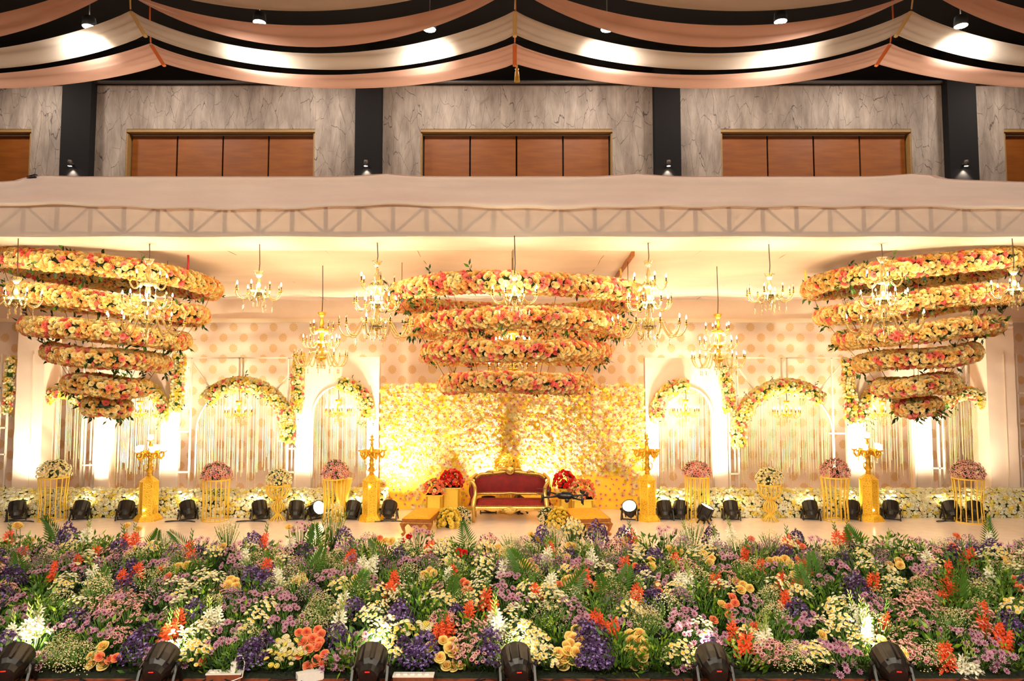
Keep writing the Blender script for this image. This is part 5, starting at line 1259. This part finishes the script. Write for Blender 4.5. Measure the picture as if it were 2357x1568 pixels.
D = {   # flowers picked out in the photograph: strips of 600 columns
0: dict(coral=[(80,260),(150,400),(700,460),(1160,290),(1230,270),(820,400),(1700,360),(1730,420),(485,545),(1110,620),(1230,560),(1480,1110),(1570,1060),(1620,980)],
  white=[(240,1080),(350,980),(310,1060),(110,1110),(890,580),(1010,610),(1880,980),(1950,960),(2230,430),(740,230)],
  yellow=[(45,475),(130,160),(190,175),(1130,160),(1240,190),(1165,410),(1200,370),(1620,530),(1680,520),(2025,345),(2060,690),(2090,650),(2130,660),(2145,705),(950,1250),(835,1345),(830,1410),(930,1420),(230,310),(290,300)],
  peach=[(1450,555),(1520,620),(1830,1385),(900,1340),(1000,1370),(1060,1350)],
  statice=[(60,640),(110,600),(620,230),(700,990),(2260,1250),(2300,1320),(1250,1250),(1230,1370),(2300,300),(2280,600),(60,1180),(1320,1180)],
  palm=[(520,250),(630,150),(1330,290),(160,550),(790,650),(1740,290)],
  lilac=[(430,360),(650,550),(1390,500),(1450,480),(1650,640),(2100,480),(920,970),(770,1100),(1040,815),(120,900),(160,820),(320,1330),(1470,1250),(1500,820),(2000,1210),(2110,880),(2290,800),(930,1125),(2050,1060),(1620,1430),(340,1420),(540,1060)],
  palepink=[(1080,1130),(1000,900),(1250,800),(1100,780),(1150,960),(880,900)],
  button=[(1930,410),(1830,580),(1730,1250),(1790,1130),(620,640),(2310,1030),(1400,380),(1900,690),(1760,1380),(1650,1180),(550,700),(1850,1050)],
  gyps=[(450,450),(1240,450),(880,780),(580,1200),(620,1300),(1500,270),(2060,230),(1330,640),(500,1390),(720,1370),(900,720),(550,820)],
  leafy=[(370,640),(330,760),(400,850),(300,880),(850,1130),(2130,1310),(2000,1400)]),
600: dict(coral=[(780,430),(60,520),(1195,640),(1200,720),(1750,570),(1500,330),(2010,800),(1910,920),(2060,900),(1600,1110),(1670,1060),(1740,1030),(20,290)],
  white=[(190,630),(170,590),(760,830),(990,480),(920,500),(1000,520),(1670,600),(2160,530),(2110,980),(2190,1030),(240,310),(490,420),(680,1020)],
  yellow=[(270,170),(550,360),(1070,320),(1140,300),(1180,300),(380,610),(330,660),(380,670),(870,640),(1475,600),(1530,570),(1575,590),(2080,360),(2150,360),(2190,390),(2180,430),(1650,1200),(1740,1210),(1540,1260),(1700,1270),(1610,1350),(1735,1310),(1680,1430),(1750,1440),(1810,1420)],
  peach=[(340,1130),(405,1125),(505,1100),(550,1135),(465,1185),(380,1205),(525,1205),(450,1270),(545,1245),(360,1320),(560,1320),(500,1370),(490,1415),(425,1475),(570,1415),(1835,665),(1860,690),(1845,740),(1900,740),(1090,270)],
  red=[(1280,290),(1335,260),(1780,385),(1840,400),(1785,440)],
  statice=[(770,250),(390,390),(750,1170),(680,1080),(1260,900),(1255,980),(30,1240),(1400,1300),(1470,1230),(1300,1220),(2060,1180),(2090,1300),(1770,910),(1440,1440),(2060,1420),(1360,1380)],
  palm=[(1890,290),(400,520),(800,740),(1200,430),(1720,790),(490,350)],
  lilac=[(350,160),(600,590),(640,610),(110,760),(210,800),(980,650),(230,920),(140,1030),(310,1020),(700,1350),(740,1310),(660,1400),(2000,430),(1430,200),(2220,620),(2170,720),(2200,800),(2300,820),(350,340),(1330,470),(130,340),(1090,380),(920,1170)],
  palepink=[(1880,1250),(1930,1130),(1070,420),(2060,280),(1620,720),(1900,1340)],
  button=[(1560,420),(60,880),(1100,760),(1060,900),(1050,1100),(1150,1040),(1000,1000),(1100,1180),(1550,830),(1640,850),(1930,820),(1990,590),(2300,950),(2290,1050),(1150,1350)],
  cream=[(1300,1080),(1440,1110),(220,1230),(210,1380),(310,1250),(100,1300)],
  gyps=[(640,150),(600,500),(520,930),(2230,1200),(1350,600),(1820,800),(450,1010),(2260,1300),(560,820)],
  leafy=[(500,230),(1360,900),(1950,1020),(830,1260),(1080,600),(800,1330)]),
1200: dict(coral=[(1040,250),(290,360),(920,490),(1410,470),(160,740),(600,610),(1030,730),(1000,790),(1700,640),(740,1020),(770,1110),(840,1080),(700,990),(1960,1100),(2040,1080),(2000,1190),(2030,400),(2120,520),(2340,640)],
  white=[(230,420),(680,420),(260,680),(300,640),(1440,650),(1490,680),(1530,620),(2170,1130),(2210,1190),(1510,240),(1930,220),(1760,320)],
  yellow=[(70,240),(150,290),(200,310),(250,290),(430,340),(470,345),(400,445),(20,500),(75,480),(80,530),(110,540),(910,320),(950,300),(955,260),(1340,370),(1370,370),(1440,400),(1155,475),(1150,530),(1190,530),(1650,410),(1710,455),(1690,490),(2250,480),(2320,480),(390,660),(440,640),(490,640),(1940,665),(2005,695),(1980,735),(2065,720),(1805,870),(485,1100),(430,1165),(480,1180),(540,1205),(390,1245),(460,1225),(535,1270),(320,1310),(420,1300),(490,1305),(405,1360),(460,1370),(515,1385),(360,1400),(380,1490),(965,1145),(1060,1140),(990,1195),(1060,1205),(1110,1225),(1045,1270),(990,1295),(1125,1295),(1080,1335),(1030,1420),(1110,1420)],
  peach=[(345,685),(605,680),(695,690),(690,730),(735,700),(1240,700),(1240,760),(1320,760),(1895,810),(1945,860),(1870,895),(1740,1015),(1880,970),(2090,280),(1020,520)],
  statice=[(180,240),(670,230),(930,210),(1710,230),(440,400),(1200,430),(1130,580),(1080,610),(1220,800),(1190,790),(580,1090),(650,1150),(720,1180),(690,1300),(620,1340),(750,1370),(600,1530),(700,1520),(1710,1240),(640,1230),(560,1180)],
  palm=[(870,700),(840,740),(320,780),(100,560)],
  lilac=[(1300,200),(550,480),(460,480),(950,590),(1300,620),(1860,440),(1800,530),(430,860),(480,960),(580,1000),(1430,950),(1400,1060),(1500,1100),(1540,950),(1700,1130),(1740,1200),(1500,1450),(1480,1420),(2080,830),(2000,930),(2290,520),(1640,1260)],
  button=[(1140,680),(1810,720),(760,580),(970,950),(60,1150),(150,1220),(230,1300),(1400,1360),(1450,1310),(230,1440),(60,1220),(500,200),(460,180),(80,830),(340,880),(1640,1100),(100,1350),(60,1420)],
  palepink=[(2250,1300),(2180,1350),(2300,1400)],
  gyps=[(300,230),(2230,800),(2280,950),(1170,950),(330,430),(120,600),(800,430),(1550,240),(2250,270),(1320,880),(1050,960),(1120,1050)],
  leafy=[(1650,850),(1570,740),(880,1250),(900,1400),(1250,1200),(2020,1470),(340,1070),(2310,1100),(1250,1330),(1700,800),(920,1330),(1200,1420),(850,1180)]),
1757: dict(coral=[(230,310),(700,260),(740,230),(1870,420),(1820,450),(180,660),(260,690),(180,800),(960,640),(1680,540),(1660,720),(1640,780),(1700,690),(1040,1010),(1980,920),(2000,1020),(2110,1100),(2140,1170),(1610,1270),(1640,1320),(410,530)],
  white=[(850,930),(920,1050),(960,1130),(880,990),(1800,1400),(1900,1430),(1090,330),(2060,600),(1520,450),(2040,260),(30,1200)],
  yellow=[(70,480),(130,470),(200,460),(230,500),(1125,510),(1215,485),(1225,515),(1150,560),(2190,460),(2200,500),(2290,510),(1085,1195),(1065,1275),(1150,1270),(1265,1325),(525,1150)],
  peach=[(320,320),(370,350),(300,470),(320,505),(1280,430),(1300,410),(1700,340),(1740,370),(1730,250),(2270,640),(2300,690),(2320,720),(280,630),(280,730)],
  statice=[(210,410),(290,240),(820,690),(860,740),(300,900),(2250,1100),(1900,370),(2200,1000)],
  palm=[(480,580),(420,720),(1800,780),(930,300),(2070,280)],
  lilac=[(480,290),(1400,290),(660,500),(760,550),(1370,480),(1400,560),(1480,540),(520,640),(230,1040),(290,1060),(430,1000),(330,1250),(600,1230),(660,1250),(760,1290),(720,1400),(750,1490),(960,830),(1000,900),(1830,1140),(2000,1190),(1990,1330),(2100,1320),(2170,1340),(2110,1410),(2250,340)],
  palepink=[(1430,880),(1240,900),(1330,980),(1480,920),(1420,1400),(1290,1150),(1270,1240),(70,1270),(1380,830),(1440,1320)],
  button=[(900,430),(1150,680),(1210,650),(690,840),(650,950),(700,1080),(760,1100),(430,1310),(480,1380),(470,1480),(880,1230),(540,1050),(1560,500),(2100,400)],
  gyps=[(540,420),(1400,700),(100,950),(1750,1000),(250,1450),(50,750),(1060,790),(2000,700),(1550,1450),(1640,1000),(300,1380)],
  leafy=[(600,700),(2150,830),(2200,750),(900,1400),(120,1150),(2250,1350),(1020,1420),(640,640)])}
taken = []
for x0, dd in D.items():
    for key, lst in dd.items():
        for (a, b) in lst:
            px, py = x0 + a / 3.928, 1170 + b / 3.928
            if key == 'coral': put_glad(px, py, 'orange', 'coral gladiolus spike', random.uniform(.85, 1.05))
            elif key == 'white': put_glad(px, py, 'white', 'white gladiolus spike', random.uniform(.9, 1.1))
            elif key == 'yellow': put_rose(px, py, 'roseyellow', 'pale yellow rose')
            elif key == 'peach': put_rose(px, py, 'rosepeach', 'peach pink rose', .098)
            elif key == 'red': put_rose(px, py, 'red', 'deep red rose', .08)
            elif key == 'palm': put_palm(px, py, random.uniform(1.05, 1.4))
            elif key == 'lilac': put_lilac(px, py)
            else: put_clump(px, py, key)
            taken.append((PLANTS[-1][2], PLANTS[-1][3], .2 if key in ('lilac', 'statice', 'gyps', 'button', 'palepink', 'cream', 'leafy') else .06))
# plants between those picked out
tk = np.array(taken); rng = random.Random(21); tries = 0; added = 0
while tries < 14000 and added < 640:
    tries += 1
    y = rng.uniform(BF_Y + .08, BB_Y - .08); x = rng.uniform(-1, 1) * (y * .765 + .8)
    dmin = np.hypot(tk[:, 0] - x, tk[:, 1] - y) - tk[:, 2]
    if dmin.min() < .055: continue
    f = (y - BF_Y) / (BB_Y - BF_Y); r = rng.random()
    if f > .62: key = 'sealavender' if r < .22 else 'gyps' if r < .48 else 'button' if r < .66 else 'lilac' if r < .72 else 'statice' if r < .77 else 'leafy' if r < .92 else 'palepink'
    elif f > .3: key = 'button' if r < .24 else 'gyps' if r < .46 else 'sealavender' if r < .54 else 'lilac' if r < .60 else 'leafy' if r < .88 else 'statice' if r < .91 else 'palepink'
    else: key = 'leafy' if r < .46 else 'button' if r < .62 else 'lilac' if r < .68 else 'palepink' if r < .80 else 'statice' if r < .84 else 'gyps'
    if key == 'lilac': put_lilac(0, 0, (x, y), rng.choice((6, 7, 8)))
    else: put_clump(0, 0, key, (x, y))
    tk = np.vstack([tk, [x, y, .14]]); added += 1
# ground cover of leaves over the whole bank
it = []
for _ in range(17000):
    y = random.uniform(BF_Y, BB_Y); x = random.uniform(-1, 1) * (y * .78 + .9)
    nn = np.array([random.gauss(0, .6), random.gauss(-.25, .6), .7]); it.append((LEAF[random.choice(('dark', 'dark', 'dark', 'mid'))], basis(nn, random.random() * 6) * random.uniform(.06, .14), (x, y, bed_z(y) + random.uniform(0, .12))))
o = scatter('ground_leaves', it); tag(o, 'dark green leaves covering the flower bank between the blooms', 'foliage', None, 'stuff')
rows = {}
for o, lab, x, y in PLANTS:
    f = (y - BF_Y) / (BB_Y - BF_Y); ang = x / y
    rows.setdefault((lab, 'front' if f < .28 else 'middle' if f < .62 else 'back'), []).append((ang, o))
for (lab, row), lst in rows.items():
    lst.sort(key=lambda q: q[0])
    for i, (_, o) in enumerate(lst): o['label'] = '%s, %s from left in the %s of the bank' % (lab, ordinal(i + 1), row)

# ------------------------------------------------------------------ along the foot of the bank
FZ = -.45
for i, (px, ax, ay, e) in enumerate(((28, 105, 1400, 1.0), (367, 440, 1430, 1.0), (853, 885, 1420, 1.35), (1190, 1150, 1440, .6), (1643, 1560, 1370, 1.0), (2052, 1985, 1410, 1.35))):
    b = G(px, 1560, FZ); b.y = 7.28; b.x = X(px, 7.28, 1530)
    q = bed_pt(ax, ay, .2)
    par('black floodlight on the floor before the flower bank, %s from left' % ordinal(i + 1), (b.x, b.y, FZ), (q[0], q[1] + .9, bed_z(q[1]) + .75), BED_W * e, 1.12, .95, (1, .93, .62), 'floor floodlights', True, .06)
def power_board(label, px, py, w_, rz):
    b = G(px, py, FZ); t = thing('power_strip', label, 'power strip', (b.x, b.y, FZ), rz)
    q = Geo(); q.box((0, 0, .04), (w_, .10, .08)); part('box', q, MT['boardw'], t); q = Geo(); q.box((0, 0, .086), (w_ + .01, .11, .014)); part('face_plate', q, MT['whiteplastic'], t)
    sm_ = Geo().box((0, 0, 0), (.045, .045, .012)).mesh('socket', MT['whiteplastic'])
    n = int(w_ / .075)
    for k in range(n): obj('socket', sm_, t, (-w_ / 2 + .05 + k * .075, 0, .097))
    return t
power_board('white power strip with a plugged charger, before the left of the bank', 518, 1567, .36, .03)
b = G(541, 1562, FZ); t = thing('phone_charger', 'white plug-in charger standing on the left power strip', 'charger', (b.x, b.y - .03, FZ + .10)); q = Geo(); q.box((0, 0, .04), (.06, .045, .08)); part('body', q, MT['whiteplastic'], t)
q = Geo(); q.tube([(0, 0, .08), (.02, 0, .14), (.08, 0, .15), (.12, -.02, .08), (.11, -.06, -.05), (.0, -.1, -.08), (-.1, -.15, -.09)], .006, 6); part('cable', q, MT['whiteplastic'], t)
power_board('white power strip before the middle of the flower bank', 952, 1573, .42, .0)
b = G(712, 1566, FZ); t = thing('adapter_box', 'white adapter box lying before the flower bank', 'adapter', (b.x, b.y, FZ), .5); q = Geo(); q.box((0, 0, .045), (.26, .11, .09)); part('case', q, MT['whiteplastic'], t); q = Geo(); q.box((.135, 0, .045), (.012, .10, .08)); part('end_cap', q, MT['whiteplastic'], t)
q = Geo(); q.tube([(.13, 0, .08), (.2, -.02, .12), (.3, -.05, .06), (.42, -.06, .01)], .005, 5); part('red_lead', q, MT['redcord'], t)
for i in range(12):
    x0 = -5.6 + i * .95 + random.uniform(-.2, .2); pts = []
    for k in range(14): pts.append((x0 + k * .11 + .05 * math.sin(k * 1.7 + i), 7.30 + .12 * math.sin(k * .9 + i * 2) + random.uniform(-.03, .03), FZ + .012 + .03 * abs(math.sin(k * 1.3 + i))))
    q = Geo(); q.tube([Vector(p) - Vector(pts[0]) for p in pts], .007, 5); o = obj('cable', q.mesh('cable', MT['rubber']), None, pts[0]); tag(o, 'black cable snaking along the foot of the flower bank, %s from left' % ordinal(i + 1), 'cable', 'floor cables')
for i, (px, py) in enumerate(((60, 1198), (430, 1196), (590, 1196), (905, 1194), (2185, 1200))):
    b = G(px, py); q = Geo(); q.tube([(.3 * math.sin(k * .5), .05 * math.cos(k * 1.1) + .02 * k * .1, .012) for k in range(14)], .007, 5); o = obj('cable', q.mesh('cable', MT['rubber']), None, (b.x, min(b.y, 13.4), 0)); tag(o, 'black cable curled on the stage by a floodlight, %s from left' % ordinal(i + 1), 'cable', 'stage cables')
